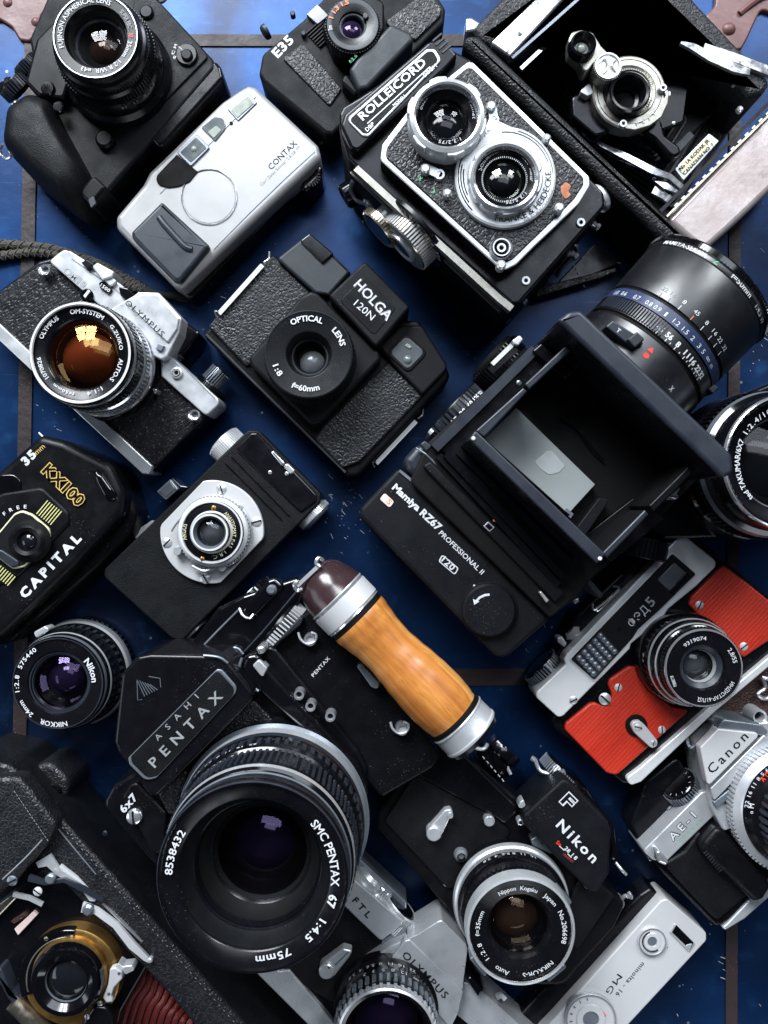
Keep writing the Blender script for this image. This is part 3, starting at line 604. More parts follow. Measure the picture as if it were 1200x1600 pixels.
# ================================================================ twin-lens reflex
T = Thing('twin_lens_camera', 'black leather twin-lens reflex camera with chrome rimmed lenses one above the other', 'camera', 730, 260, 43.5, CAMS)
b = T.part('body')
b.poly([(530, 178), (536, 166), (560, 152), (690, 68), (735, 92), (944, 300), (946, 322), (812, 474), (800, 476), (545, 250), (530, 200)], 0, 178, 'black_paint', [6, 6, 6, 10, 10, 14, 12, 8, 8, 6, 6], 4, 4, side='leather_fine')
b.bar([(556, 262, 180), (780, 466, 180), (800, 482, 180)], 9, 14, 'aged_silver')
b.bar([(548, 268, 150), (782, 486, 150)], 4, 5, 'aged_silver')
f = T.part('front_standard')
FP = [(735, 93), (921, 276), (922, 290), (905, 318), (870, 352), (836, 384), (806, 414), (785, 424), (768, 408), (594, 250), (597, 226), (640, 170)]
f.poly(FP, 150, 206, 'satin', [8, 8, 10, 30, 30, 30, 20, 12, 10, 8, 14, 40], 3, 4, side='black_paint')
T2 = [(734, 102), (912, 277), (912, 288), (898, 310), (864, 344), (830, 377), (802, 404), (786, 413), (772, 400), (603, 246), (604, 230), (646, 174)]
f.poly(T2, 205, 208, 'leather', [8, 8, 10, 30, 30, 30, 20, 12, 10, 8, 14, 40], 1.5)
# worn corner
f.poly([(876, 292), (884, 284), (893, 290), (888, 300), (893, 304), (884, 312), (877, 302)], 207, 208.6, 'orange_wear', 3, 0.5)
h = T.part('nameplate')
h.poly([(532, 196), (538, 178), (668, 66), (690, 56), (716, 86), (700, 104), (560, 236), (548, 232)], 120, 196, 'black_paint', [8, 10, 6, 6, 6, 10, 10, 8], 4, 4)
h.poly([(541, 186), (667, 76), (680, 76), (690, 94), (576, 213), (566, 212)], 195, 199, 'satin', 6, 1.2)
h.poly([(545, 187), (668, 80), (677, 80), (685, 94), (575, 208), (568, 208)], 198.5, 199.8, 'leather_fine', 5, 0.5)
h.bar([(574, 193, 200.3), (672, 104, 200.3)], 1.2, 1, 'satin')
for i in range(4): h.bar([(676+i*5, 64+i*6, 197.5), (690+i*5, 52+i*6, 197.5)], 2.2, 3, 'slate')
q = h.sub('lettering'); q.text('ROLLEICORD', (567, 189), (667, 100), 199.8, 12, 'satin_bright', 0.015, th=0.05)
q.text('DBP', (574, 206), (586, 195), 199.8, 6, 'satin_bright', 0.0); q.text('MODELL', (616, 167), (635, 150), 199.8, 4.2, 'satin', 0.01); q.text('DBGM', (664, 121), (683, 104), 199.8, 5.5, 'satin_bright', 0.0)
s = T.part('lens_board')
s.rings(790, 276, 216, [(0.01, 214), (44, 214, 'black_matte'), (45, 216, 'satin'), (76, 216, 'satin_bright'), (79, 214, 'satin_bright'), (80, 206, 'satin')], 80)
s.poly([(706, 233), (716, 246), (716, 284), (760, 290), (800, 250), (820, 206), (796, 196), (766, 182), (759, 196), (748, 213), (731, 228)], 200, 214.6, 'satin', [2, 8, 4, 4, 4, 4, 8, 2, 2, 2, 2], 1.5)
for r, a0, a1 in ((70, 165, 215), (74, 150, 225), (66, 170, 205)):
    c = T.L(790, 276, 216); k = (D-216)/D; P = [(c[0]+r*k*cos(radians(a-T.ang)), c[1]+r*k*sin(radians(a-T.ang)), 216.6) for a in np.linspace(a0, a1, 14)]
    s.tube(P, 0.8, 'dark_ink', 5, smooth=False)
for r, a0, a1 in ((70, 20, 95), (74, 5, 75)):
    c = T.L(790, 276, 216); k = (D-216)/D; P = [(c[0]+r*k*cos(radians(a-T.ang)), c[1]+r*k*sin(radians(a-T.ang)), 216.6) for a in np.linspace(a0, a1, 14)]
    s.tube(P, 0.7, 'grey_ink', 5, smooth=False)
q = s.sub('lettering')
q.arc('FRANKE & HEIDECKE', (790, 276), 216, 62, 256, 367, 9, 'dark_ink', 0.0, inward=True)
q.arc('BRAUNSCHWEIG', (790, 276), 216, 73, 293, 347, 5.6, 'grey_ink', 0.0, inward=True)
q.text('SYNCHRO-COMPUR', (718, 252), (768, 204), 216, 5, 'grey_ink', 0.0)
def scallop(m, u, v, z, r0, r1, z0, n, mt):
    k = (D-z)/D; c = m.T.L(u, v, z); pts = []
    for i in range(n*16):
        a = 2*pi*i/(n*16); t = abs(sin(n*a/2)); pts.append((c[0]+(r1-(r1-r0)*(1-min(1, t*2.2))**1)*k*cos(a), c[1]+(r1-(r1-r0)*(1-min(1, t*2.2)))*k*sin(a)))
    m.annulus(pts, [(c[0]+48*k*cos(2*pi*i/(n*16)), c[1]+48*k*sin(2*pi*i/(n*16))) for i in range(n*16)], z0, z, mt, 1.5)
# viewing lens
l = T.part('viewing_lens'); u, v, z = 698.5, 180.5, 238
k_ = (D-z)/D
l.rings(u, v, z, [(0.01, 208), (30, 208, 'black_matte'), (34, 216), (35, 222, 'black_gloss'), (38, 224, 'black_paint'), (47, 229, 'black_paint'), (49, 239, 'chrome'), (52, 240, 'chrome'), (58, 238, 'satin'), (60, 235, 'satin'), (61, 206, 'satin')], 72)
for a in range(0, 360, 60):
    c = T.L(u, v, z); l.prism([(c[0]+rr*k_*cos(radians(a+t)), c[1]+rr*k_*sin(radians(a+t))) for rr, t in ((52, -14), (63, -14), (64, 0), (63, 14), (52, 14))], 222, 237, 'satin', 3, 1.5)
q = l.sub('glass'); q.cap(u, v, z, 35, 221, 13, 'glass_clear'); q.cap(u, v, z, 33, 209, 8, 'core_dark')
q = l.sub('lettering'); q.arc('Heidosmat', (u, v), 227, 40, 68, -8, 6.2, 'white_ink', 0.0); q.arc('8820', (u, v), 227, 40, 168, 138, 6, 'white_ink', 0.0); q.arc('1:3.2/75', (u, v), 227, 40, -60, -108, 5, 'white_ink', 0.0)
# taking lens
l = T.part('taking_lens'); u, v, z = 790, 275.5, 236; scallop(l, u, v, 230, 55, 59, 214, 10, 'satin')
l.rings(u, v, z, [(0.01, 215), (30, 215.4, 'black_matte'), (33, 218), (34, 221, 'black_gloss'), (36, 223, 'black_paint'), (46, 228, 'black_paint'), (47.5, 236, 'chrome'), (51, 237, 'chrome'), (54, 234, 'satin'), (55, 228, 'satin')], 72)
l.teeth(u, v, z, 34.6, 36.4, 221, 227, 70, 'satin', 0.3)
q = l.sub('glass'); q.cap(u, v, z, 34.5, 221, 13, 'glass_green'); q.cap(u, v, z, 30, 216, 7, 'core_dark')
q = l.sub('lettering'); q.arc('Schneider-Kreuznach', (u, v), 226, 38.5, 168, 28, 6.4, 'white_ink', 0.0); q.arc('Xenar', (u, v), 226, 38.5, 18, -12, 6.4, 'white_ink', 0.0); q.arc('1:3.5/75', (u, v), 226, 38.5, -40, -90, 5, 'white_ink', 0.0)
def lever(u0, v0, u1, v1, r, z=208):
    p = T.part('lever'); p.bar([(u0, v0, z+5), (u1, v1, z+5)], r*1.5, 3, 'satin'); p.disc(u0, v0, z, z+12, r, 'satin', 2, 24)
    p.rings(u1, v1, z+6, [(0.01, z+1), (r*0.55, z+1, 'black_matte'), (r*0.6, z+6, 'black_matte'), (r*1.05, z+6, 'satin'), (r*1.15, z, 'satin')], 24)
lever(665, 262, 687, 272, 7.5); lever(768, 164, 772, 186, 7.5)
for u, v, r in ((699, 300, 6.5), (855, 214, 6.5), (875, 323, 7.5), (784, 413, 7.5)):
    p = T.part('pin'); p.disc(u, v, 206, 222, r, 'satin', 2.5, 24)
p = T.part('flash_socket'); p.rings(784, 386, 216, [(0.01, 210), (3, 210, 'black_matte'), (4, 214, 'satin'), (7, 214, 'satin'), (8, 210, 'black_matte'), (11, 210, 'black_matte'), (12, 216, 'satin'), (14, 216, 'satin'), (15, 212, 'black_paint'), (17, 214, 'satin'), (18.5, 207, 'satin')], 40)
q = T.part('symbols'); q.text('x', (655, 284), (661, 277), 208.3, 5.5, 'green_ink', 0.03); q.text('v', (676, 304), (682, 297), 208.3, 5.5, 'green_ink', 0.02)
# side wall fittings (facing the lower left of the photo)
DN = (-1, 0, 0)
p = T.part('focus_scale'); p.side(652, 361, 138, (-1, 0, 0.0)); p.lathe((0, 0), [(0.01, 7), (56, 7), (58, 5), (58, 0)], 64, 'black_paint')
for i, tx in enumerate(('3', '3.5', '4', '5', '6', '8', '12', '20', '60')):
    a = radians(8+i*18)
    p.mtext(tx, (lambda a: (lambda x, y, t: (46*cos(a)+(x-4)*sin(a)+y*cos(a)*1, 46*sin(a)-(x-4)*cos(a)+y*sin(a), 7.4)))(a), 8, None, 'white_ink', 0.01)
p.X = None
T.knob('film_knob_base', 620, 330, 128, DN, 20, 24, 'satin', 'satin', 2); T.knob('film_knob', 601, 350, 128, DN, 30, 14, 'nickel', 'nickel', 44, top='black_gloss')
T.knob('focus_knob', 652, 363, 138, DN, 42, 28, 'nickel', 'champagne', 56, top='satin_dark')
k = T.part('focus_knob_centre'); k.side(632, 383, 138, DN); k.lathe((0, 0), [(0.01, 6, 'black_gloss'), (17, 6, 'black_gloss'), (20, 8, 'satin'), (24, 7, 'satin'), (25, 0)], 36, 'satin'); k.X = None
for (u, v, z_, r, ln) in ((572, 290, 110, 13, 8), (578, 318, 80, 11, 8)):
    p = T.part('side_stud'); p.side(u, v, z_, DN); p.dome((0, 0), r, ln*0.4, ln*0.6, 'chrome', 24); p.lathe((0, 0), [(0.01, ln*0.5), (r, ln*0.5), (r+1.5, 0)], 24, 'chrome')
p = T.part('strap_bracket'); p.wire([(552, 282, 120), (548, 296, 96), (556, 312, 80), (570, 318, 78)], 3, 'satin_dark')
T.knob('hood_latch', 552, 300, 70, (-1, 0.2, 0), 17, 16, 'black_paint', 'black_paint', 20)
# lower end fittings
for u, v, z_, r in ((908, 347, 178, 6.5), (822, 438, 178, 6.5)):
    p = T.part('end_screw'); p.rings(u, v, z_+4, [(0.01, z_+1), (r*0.45, z_+1, 'black_matte'), (r*0.5, z_+4, 'satin'), (r, z_+4, 'satin'), (r+1, z_, 'satin')], 24)
for u, v, z_ in ((926, 350, 120), (880, 392, 110), (892, 356+40, 100), (812, 466, 120), (786, 494, 70)):
    p = T.part('foot_stud'); p.side(u, v, z_, (0.2, -1, 0)); p.lathe((0, 0), [(0.01, 12), (5, 11), (6, 8), (4, 5), (6, 0)], 20, 'chrome')
p = T.part('end_plate'); p.side(934, 312, 130, (1, -0.15, 0)); p.lathe((0, 0), [(0.01, 9, 'satin'), (17, 9, 'satin'), (20, 6, 'satin_dark'), (20, 0)], 40, 'satin')
p = T.part('cable_coil')
for i in range(4): p.wire([(866+i*5, 384+i*4, 60), (872+i*5, 372+i*4, 82), (884+i*4, 372+i*3, 96), (890+i*4, 384+i*4, 80), (878, 408+i*4, 60), (862+i*3, 424+i*3, 44)], 2.0, 'satin' if i % 2 else 'black_gloss', 7)
T = Thing('case_flap', 'black leather case flap with a row of white stitches beside the twin-lens camera', 'case flap', 900, 430, 0)
p = T.part('flap'); p.poly([(835, 466), (842, 448), (962, 418), (966, 424), (940, 434)], 0, 26, 'leather', 3, 2); p.poly([(930, 380), (960, 396), (968, 412), (900, 440), (862, 450)], 4, 18, 'black_paint', 6, 2)
q = T.part('stitching')
for i in range(9): q.wire([(886+i*3.2, 392+i*6.6, 19), (888+i*3.2, 396+i*6.6, 19)], 0.7, 'white_ink')

# ================================================================ folding bellows camera, open, top right
T = Thing('folding_camera', 'open folding camera in black pebbled leather with a nickel bed and olive shutter dial', 'camera', 960, 180, 44, CAMS)
b = T.part('body')
b.poly([(722, 66), (730, 52), (748, 52), (1079, 371), (1068, 382), (1040, 378)], 0, 130, 'leather_coarse', [14, 10, 14, 10, 8, 10], 12, 6, side='leather_fine')
b.poly([(738, 44), (804, -24), (1030, -60), (1206, 128), (1192, 148), (1170, 150), (1000, -30), (880, -10), (852, -6), (764, 70), (748, 62)], 0, 124, 'leather_coarse', [8, 6, 10, 10, 8, 8, 6, 6, 6, 6, 8], 8, 5)
b = T.part('film_chamber'); b.poly([(760, 70), (866, -20), (1010, -40), (1180, 150), (1040, 345), (1020, 330)], 0, 8, 'plastic_grey', 4, 0.5)
c = T.part('chrome_plate'); c.poly([(767, 66), (852, -16), (890, -12), (797, 88)], 100, 131, 'chrome', 3, 2)
c.bar([(800, 90, 126), (850, 46, 126), (906, -4, 126)], 4, 8, 'satin_dark'); c.bar([(814, 107, 120), (868, 56, 120)], 5, 6, 'chrome')
T.screw(812, 53, 131, 3.6, 'satin_dark'); T.screw(793, 80, 131, 3.2, 'satin')
k = T.part('latch'); k.poly([(728, 28), (736, 26), (752, 36), (742, 48), (727, 50)], 80, 118, 'chrome', 3, 3)
# bellows pleats stepping up from the chamber to the shutter
w = T.part('bellows')
P0 = [(838, 100), (930, 10), (1060, 120), (1130, 210), (1055, 330), (900, 225)]
cx, cy = 985, 145
for i in range(9):
    t = 1-i*0.072; zz = 12+i*10
    for tt, z0, z1, mt_ in ((t, zz-4, zz+2, 'slate'), (t*0.95, zz, zz+6, 'leather_fine')):
        w.poly([(cx+(u-cx)*tt, cy+(v-cy)*tt) for u, v in P0], z0, z1, mt_, 10, 2.2, 3)
i_ = T.part('inner_plate'); i_.poly([(1092, 60), (1106, 52), (1168, 124), (1150, 140), (1060, 232), (1050, 224)], 20, 60, 'plastic', 6, 2); i_ = T.part('inner_plate'); i_.poly([(775, 96), (790, 108), (870, 28), (858, 18)], 20, 70, 'satin_dark', 3, 2)
s = T.part('lens_standard')
s.poly([(872, 68), (905, 33), (920, 45), (960, 85), (1010, 70), (1075, 140), (1068, 190), (1010, 212), (950, 200), (925, 150)], 96, 104, 'black_paint', 6, 2)
s.poly([(893, 150), (908, 145), (940, 170), (958, 205), (930, 212), (895, 182)], 96, 112, 'black_paint', 8, 3)
s.poly([(1020, 180), (1034, 188), (1040, 212), (1062, 228), (1066, 240), (1052, 246), (1044, 240), (1022, 216), (1006, 206)], 90, 112, 'black_paint', 7, 4)
sh = T.part('shutter'); u, v, z = 984, 143, 128
sh.rings(u, v, z, [(0.01, 120), (29, 120, 'black_matte'), (33, 128, 'aged_silver'), (35, 129, 'aged_silver'), (37, 126, 'satin_dark'), (40, 127, 'aged_silver'), (41, 126, 'dark_ink'), (42, 127, 'satin'), (45, 127, 'aged_silver'), (50, 127, 'aged_silver'), (50.6, 126, 'dark_ink'), (51.2, 127, 'aged_silver'), (55, 127, 'aged_silver'), (57.5, 125, 'aged_silver'), (58.5, 104, 'aged_silver')], 72)
sh.teeth(u, v, z, 34, 36, 126, 129.5, 60, 'aged_silver')
A = [(1022, 178), (1040, 150), (1034, 136), (1046, 142), (1044, 160), (1034, 182), (1016, 196), (992, 203), (972, 200), (978, 192), (1000, 192)]
sh.poly(A, 120, 130, 'aged_silver', 3, 1)
q = sh.sub('lettering'); q.arc('1  2  3  4', (u, v), 130, 48.5, -42, -4, 6, 'white_ink', 0.01, inward=False)
q.arc('EASTMAN KODAK CO.', (u, v), 128, 34.5, 250, 334, 4.8, 'cream_plate', 0.0, inward=True); q.arc('ROCHESTER N.Y.', (u, v), 128, 34.5, -22, 56, 4.8, 'cream_plate', 0.0, inward=True)
l = T.part('lens'); l.rings(u, v, 146, [(0.01, 112), (3, 112, 'black_gloss'), (3.5, 118, 'black_paint'), (15, 118, 'slate'), (16, 124), (21, 126, 'black_paint'), (22, 134), (26, 146, 'black_paint'), (30, 147, 'black_paint'), (32, 145, 'black_gloss'), (32, 120)], 60)
for a, b_ in ((974, 193), (1036, 137)):
    k = T.part('shutter_pin'); k.rings(a, b_, 134, [(0.01, 133), (2.2, 133, 'dark_ink'), (3, 135, 'satin'), (5.5, 135, 'satin'), (6.5, 128, 'satin')], 24)
for a, b_ in ((937, 166), (1008, 97), (1053, 192), (948, 90)):
    T.screw(a, b_, 126, 2.6, 'satin')
k = T.part('pointer'); k.poly([(905, 143), (922, 128), (927, 146), (918, 150)], 112, 124, 'satin', 3, 1); k.poly([(1044, 143), (1048, 142), (1048, 149), (1044, 150)], 124, 128, 'satin', 1, 0.5)
f = T.part('viewfinder'); f.poly([(888, 62), (893, 50), (908, 46), (926, 50), (940, 72), (952, 84), (942, 104), (930, 96), (914, 118), (906, 96), (890, 82)], 118, 142, 'aged_silver', 8, 2)
f.rings(912, 68, 156, [(0.01, 144), (10, 144, 'grey_glass'), (11, 146, 'slate'), (17, 158, 'black_paint'), (20, 156, 'black_paint'), (22, 142, 'black_paint')], 36); f.cap(912, 67, 156, 8, 145, 3, 'pale_glass', 20)
f = T.part('monogram_disc'); f.rings(950, 103, 150, [(0.01, 149), (17, 149, 'aged_silver'), (18, 151, 'satin'), (20.5, 151, 'satin'), (21.5, 120, 'aged_silver')], 40)
f.text('BB', (939, 108), (959, 94), 149, 13, 'satin', 0.0); f.wire([(937, 98, 150), (945, 92, 151), (950, 104, 151), (944, 114, 150)], 0.9, 'satin'); f.wire([(962, 94, 150), (956, 102, 151), (962, 112, 150)], 0.9, 'satin')
f.teeth(950, 103, 150, 21, 22.2, 130, 149, 40, 'aged_silver')
# nickel bed and struts
d = T.part('bed')
A = [(1200, 176), (1260, 120), (1260, 250), (1200, 302), (1152, 348), (1101, 394), (1080, 378), (1040, 344)]
d.poly(A, 30, 108, 'worn_nickel', [4, 4, 4, 4, 30, 26, 14, 8], 9, 5)
d.bar([(1032, 330, 118), (1120, 242, 118), (1210, 152, 118)], 5, 10, 'black_paint'); d.bar([(1042, 338, 114), (1124, 256, 114), (1220, 162, 114)], 3, 6, 'nickel')
for i in range(15): d.bar([(1054+i*11, 322-i*11, 116), (1059+i*11, 317-i*11, 116)], 2.5, 2, 'satin')
T.screw(1051, 348, 100, 3.5, 'bracket_red'); T.screw(1169, 330, 60, 3, 'bracket_red')
st = T.part('strut'); st.bar([(915, 209, 90), (940, 226, 92), (980, 245, 94), (1020, 266, 94), (1048, 276, 92), (1066, 292, 88)], [3, 6, 9, 10, 8, 7], 4, 'chrome')
st = T.part('strut'); st.bar([(930, 226, 82), (960, 244, 84), (990, 256, 84), (1022, 270, 82)], [3, 6, 6, 3], 3, 'chrome')
st = T.part('strut'); st.bar([(1022, 276, 84), (1040, 290, 86), (1060, 297, 84)], 9, 5, 'chrome')
st = T.part('strut'); st.bar([(1021, 296, 80), (1036, 304, 80), (1050, 314, 78)], 11, 6, 'chrome')
st = T.part('strut'); st.bar([(1064, 66, 134), (1082, 72, 136), (1110, 88, 138), (1150, 106, 138), (1172, 112, 136)], [3, 9, 12, 12, 9], 6, 'chrome')
st = T.part('strut'); st.bar([(1100, 74, 132), (1150, 90, 132), (1206, 112, 130)], 12, 8, 'chrome')
st = T.part('strut'); st.bar([(1146, 130, 118), (1176, 142, 120), (1196, 122, 122)], 5, 6, 'satin'); st.disc(1158, 169, 116, 124, 5, 'chrome', 2, 20)
st = T.part('focus_plate'); st.poly([(1030, 250), (1078, 204), (1086, 212), (1040, 262)], 70, 84, 'plastic_grey', 2, 1)
n = T.part('name_label'); n.poly([(1054, 264), (1108, 208), (1124, 220), (1068, 282)], 70, 92, 'satin', 2, 1); n.poly([(1058, 264), (1106, 214), (1116, 222), (1070, 274)], 91, 93, 'cream_plate', 6, 0.5)
q = n.sub('lettering'); q.text('No 1A KODAK JR', (1064, 267), (1109, 220), 93, 5, 'dark_ink', 0.02); q.text('CANADIAN NO. 1', (1070, 274), (1115, 227), 93, 5, 'dark_ink', 0.02)
def rimtext(m, txt, r, amid, width_deg, t, h, mt='white_ink', bold=0.01):
    """text wrapped round the barrel of the current side frame: reads with growing angle, tops towards +axis"""
    w = radians(width_deg)*r
    m.mtext(txt, lambda x, y, k: ((r+0.4)*cos(radians(amid)+(x-w/2)/r), (r+0.4)*sin(radians(amid)+(x-w/2)/r), t+y), h, w, mt, bold)
def upright(m, u, v, z, txt, r, a, width_deg, t, h, mt='white_ink', bold=0.01):
    """text on the wall of an upright barrel around (u, v); a = photo angle of its middle, tops towards the front"""
    c = m.T.L(u, v, z); a0 = radians(a-m.T.ang); w = radians(width_deg)*r
    m.mtext(txt, lambda x, y, k: (c[0]+(r+0.4)*cos(a0+(x-w/2)/r), c[1]+(r+0.4)*sin(a0+(x-w/2)/r), t+y), h, w, mt, bold)
# ================================================================ silver SLR with amber lens
T = Thing('reflex_camera', 'silver and black reflex camera whose lens glows deep amber', 'camera', 170, 560, -43, CAMS)
b = T.part('body')
b.poly([(-34, 478), (60, 408), (100, 398), (330, 620), (318, 652), (238, 736), (230, 740), (-40, 494)], 0, 66, 'black_paint', [14, 10, 12, 16, 14, 6, 6, 8], 4, 4)
b.poly([(-36, 478), (66, 411), (88, 412), (160, 470), (270, 590), (318, 640), (318, 654), (243, 728), (-34, 476+12)], 60, 72, 'leather_streak', [10, 6, 6, 6, 6, 10, 8, 6, 6], 3)
p = T.part('base_plate'); p.poly([(-40, 482), (-28, 480), (238, 728), (232, 741), (222, 740), (-42, 494)], 10, 76, 'satin', 3, 3)
p = T.part('top_plate')
p.poly([(76, 408), (90, 396), (100, 390), (110, 392), (176, 434), (204, 456), (222, 474), (196, 500), (168, 488)], 30, 88, 'satin', [4, 4, 6, 4, 3, 3, 3, 3, 3], 4, 4)
p = T.part('top_plate'); p.poly([(250, 556), (262, 550), (342, 624), (342, 632), (322, 650), (252, 588)], 30, 86, 'satin', [2, 3, 8, 8, 6, 3], 4, 4)
p = p.sub('groove'); p.bar([(112, 404, 89), (180, 452, 89), (208, 476, 89)], 1, 1, 'satin_dark'); p.bar([(268, 556, 87), (336, 622, 87)], 1, 1, 'satin_dark')
p = T.part('crank_base'); p.poly([(135, 404), (150, 414), (136, 420), (126, 410)], 40, 96, 'black_paint', 2, 2)
h = T.part('prism_housing')
h.poly([(170, 484), (208, 462), (216, 456), (248, 457), (284, 497), (280, 520), (262, 556), (252, 562), (222, 548), (180, 510)], 40, 106, 'satin', [4, 6, 3, 5, 5, 4, 4, 4, 4, 4], 4, 4)
h.poly([(196, 470), (214, 459), (246, 459), (280, 497), (277, 514), (262, 536)], 105, 110, 'satin', 3, 2)
h.poly([(247, 536), (257, 540), (252, 549), (243, 545)], 105, 111, 'satin_dark', 1, 1)
h = T.part('eyepiece'); h.poly([(262, 480), (284, 498), (314, 520), (280, 560), (262, 540)], 10, 70, 'black_gloss', 6, 4)
k = T.part('advance_lever'); k.poly([(143, 416), (152, 410), (178, 424), (176, 432), (160, 438)], 60, 98, 'satin', 3, 2); k.poly([(150, 424), (160, 420), (184, 440), (172, 448)], 70, 94, 'satin', 4, 2)
k = T.part('badge'); k.poly([(154, 442), (160, 438), (176, 452), (170, 460), (156, 450)], 80, 92, 'black_paint', 3, 1); k.text('1500', (156, 447), (170, 457), 92, 5, 'white_ink')
k = T.part('shoe_contact'); k.poly([(184, 446), (200, 450), (214, 462), (200, 474), (188, 462)], 40, 92, 'black_gloss', 3, 2)
k = T.part('self_timer'); k.disc(135, 461, 70, 92, 10.5, 'black_gloss', 1.5, 30); k.poly([(130, 462), (138, 452), (141, 455), (133, 466)], 91, 94, 'white_ink', 1, 0.5)
for u, v in ((70, 421), (304, 648)):
    k = T.part('strap_lug'); k.rings(u, v, 84, [(0.01, 78), (4.5, 78, 'satin_dark'), (5.5, 83, 'chrome'), (8.5, 84, 'chrome'), (9.5, 70, 'chrome')], 10); k.wire([(u-4, v-4, 80), (u-9, v+2, 84), (u-4, v+8, 84), (u+4, v+6, 82)], 2, 'chrome')
k = T.part('flash_socket'); k.rings(275, 582, 92, [(0.01, 88), (3, 88, 'dark_ink'), (4, 92, 'satin'), (5, 92, 'satin'), (5.5, 89, 'dark_ink'), (6.5, 91, 'satin'), (9, 90, 'satin'), (9.5, 84, 'satin')], 36)
k = T.part('lens_release'); k.poly([(236, 606), (246, 608), (242, 618)], 70, 92, 'chrome', 2, 2)
T.knob('rewind_dial', 316, 622, 44, (0, 1, 0), 24, 26, 'black_paint', 'black_paint', 40)
T.knob('crank', 322, 606, 44, (0, 1, 0), 15, 36, 'black_gloss', 'satin_dark', 24)
q = T.part('lettering'); q.text('OLYMPUS', (194, 474), (252, 527), 110, 8.6, 'dark_ink', 0.0); q.text('OM10', (98, 425), (130, 450), 88, 10, 'satin_dark', 0.02); q.text('OM10', (98.6, 425), (130.6, 450), 88.3, 10, 'satin', 0.0)
l = T.part('lens'); u, v, z = 125.5, 551.5, 192
l.poly([(90, 480), (150, 455), (250, 545), (250, 590), (190, 650), (160, 660), (120, 640)], 60, 80, 'black_paint', 20, 5)
l.rings(u, v, z, [(0.01, 160), (40, 160, 'black_matte'), (51, 172, 'core_brown'), (53, 178, 'black_gloss'), (56, 182, 'black_paint'), (59, 184, 'black_paint'), (73, 187, 'black_paint'), (74.5, 191, 'black_paint'), (76, 193, 'satin_bright'), (79, 193, 'satin_bright'), (81, 190, 'black_paint'), (81, 182, 'black_paint'), (82, 181, 'chrome'), (83, 178, 'chrome'), (83, 160, 'black_paint'), (79, 150, 'black_paint'), (81, 140, 'black_paint'), (84, 138, 'chrome'), (86, 124, 'satin_dark'), (86, 112, 'chrome'), (88, 110, 'chrome'), (88, 104, 'chrome'), (84, 96, 'black_paint'), (82, 66, 'black_paint')], 80)
l.teeth(u, v, z, 83, 84.5, 150, 176, 70, 'black_paint'); l.teeth(u, v, z, 86, 87, 124, 138, 80, 'satin')
q = l.sub('glass'); q.cap(u, v, z, 54, 176, 12, 'glass_amber'); q.cap(u+2, v+2, z, 45, 161, 10, 'core_amber')
q = l.sub('lettering'); q.arc('OLYMPUS', (u, v), 186, 62, 160, 122, 6.6); q.arc('OM-SYSTEM', (u, v), 186, 62, 104, 56, 6.6); q.arc('G.ZUIKO', (u, v), 186, 62, 42, 4, 5.2); q.arc('AUTO-S', (u, v), 186, 62, -8, -42, 6.2); q.arc('1:1.4', (u, v), 186, 62, -58, -80, 6); q.arc('f=50mm', (u, v), 186, 62, -98, -130, 5); q.arc('1070826', (u, v), 186, 62, 218, 186, 6)

# ================================================================ toy medium format camera
T = Thing('toy_camera', 'black plastic box camera with a square lens mount and white print round its lens', 'camera', 520, 560, -44, CAMS)
b = T.part('body')
b.poly([(318, 520), (414, 404), (428, 396), (470, 440), (540, 470), (600, 500), (655, 500), (698, 572), (704, 590), (560, 744), (546, 746), (322, 530)], 0, 80, 'plastic', [10, 4, 6, 10, 10, 10, 8, 10, 12, 12, 10, 8], 6, 5)
b.poly([(324, 510), (412, 408), (432, 404), (490, 462), (390, 570), (384, 572)], 79, 86, 'leather_coarse', [6, 4, 6, 2, 4, 2], 3)
b.poly([(606, 566), (664, 616), (562, 722), (536, 732), (492, 686), (506, 664)], 79, 86, 'leather_coarse', [4, 4, 6, 4, 4, 4], 3)
b.bar([(322, 522, 82), (390, 590, 82), (540, 738, 82)], 3, 3, 'plastic_grey')
for pts in ([(412, 412), (342, 490)], [(652, 656), (588, 724)]):
    k = T.part('strap_clip'); z_ = 92 if pts[0][0] < 500 else 66
    k.bar([(pts[0][0]-2, pts[0][1]+2, z_), (pts[1][0], pts[1][1], z_)], 6.5, 3, 'champagne'); k.wire([(pts[0][0]+1, pts[0][1]-2, z_), (pts[0][0]+8, pts[0][1]-8, z_), (pts[0][0]+9, pts[0][1]-18, z_-6)], 1.4, 'chrome'); k.wire([(pts[1][0], pts[1][1]-2, z_), (pts[1][0]-6, pts[1][1]-4, z_-4), (pts[1][0]-3, pts[1][1]+6, z_-8)], 1.2, 'chrome')
t = T.part('viewfinder_housing')
t.poly([(432, 404), (442, 396), (472, 372), (488, 366), (548, 424), (514, 462), (492, 458)], 10, 96, 'plastic_grey', [4, 4, 6, 4, 2, 2, 4], 4, 4)
t.poly([(468, 376), (484, 364), (522, 396), (504, 412)], 60, 100, 'black_gloss', 3, 2)
t = T.part('viewfinder_surround'); t.poly([(590, 540), (626, 508), (660, 508), (702, 574), (660, 618), (616, 572)], 40, 94, 'plastic_rough', [4, 4, 10, 12, 4, 4], 4, 4)
s = T.part('flash_block'); s.poly([(513, 462), (566, 411), (573, 410), (641, 480), (590, 540), (584, 540)], 30, 122, 'plastic_rough', [4, 6, 4, 4, 6, 4], 4, 4)
s.poly([(531, 470), (570, 431), (619, 482), (587, 522), (580, 520)], 121, 122.8, 'plastic', 5, 0.8)
q = s.sub('lettering'); q.text('HOLGA', (552, 446), (604, 502), 122.8, 14.5, 'grey_ink', 0.03); q.text('HOLGA', (552.3, 446), (604.3, 502), 123.1, 14.3, 'white_ink', -0.004); q.text('120N', (552, 476), (580, 501), 122.8, 10.5, 'white_ink', 0.0)
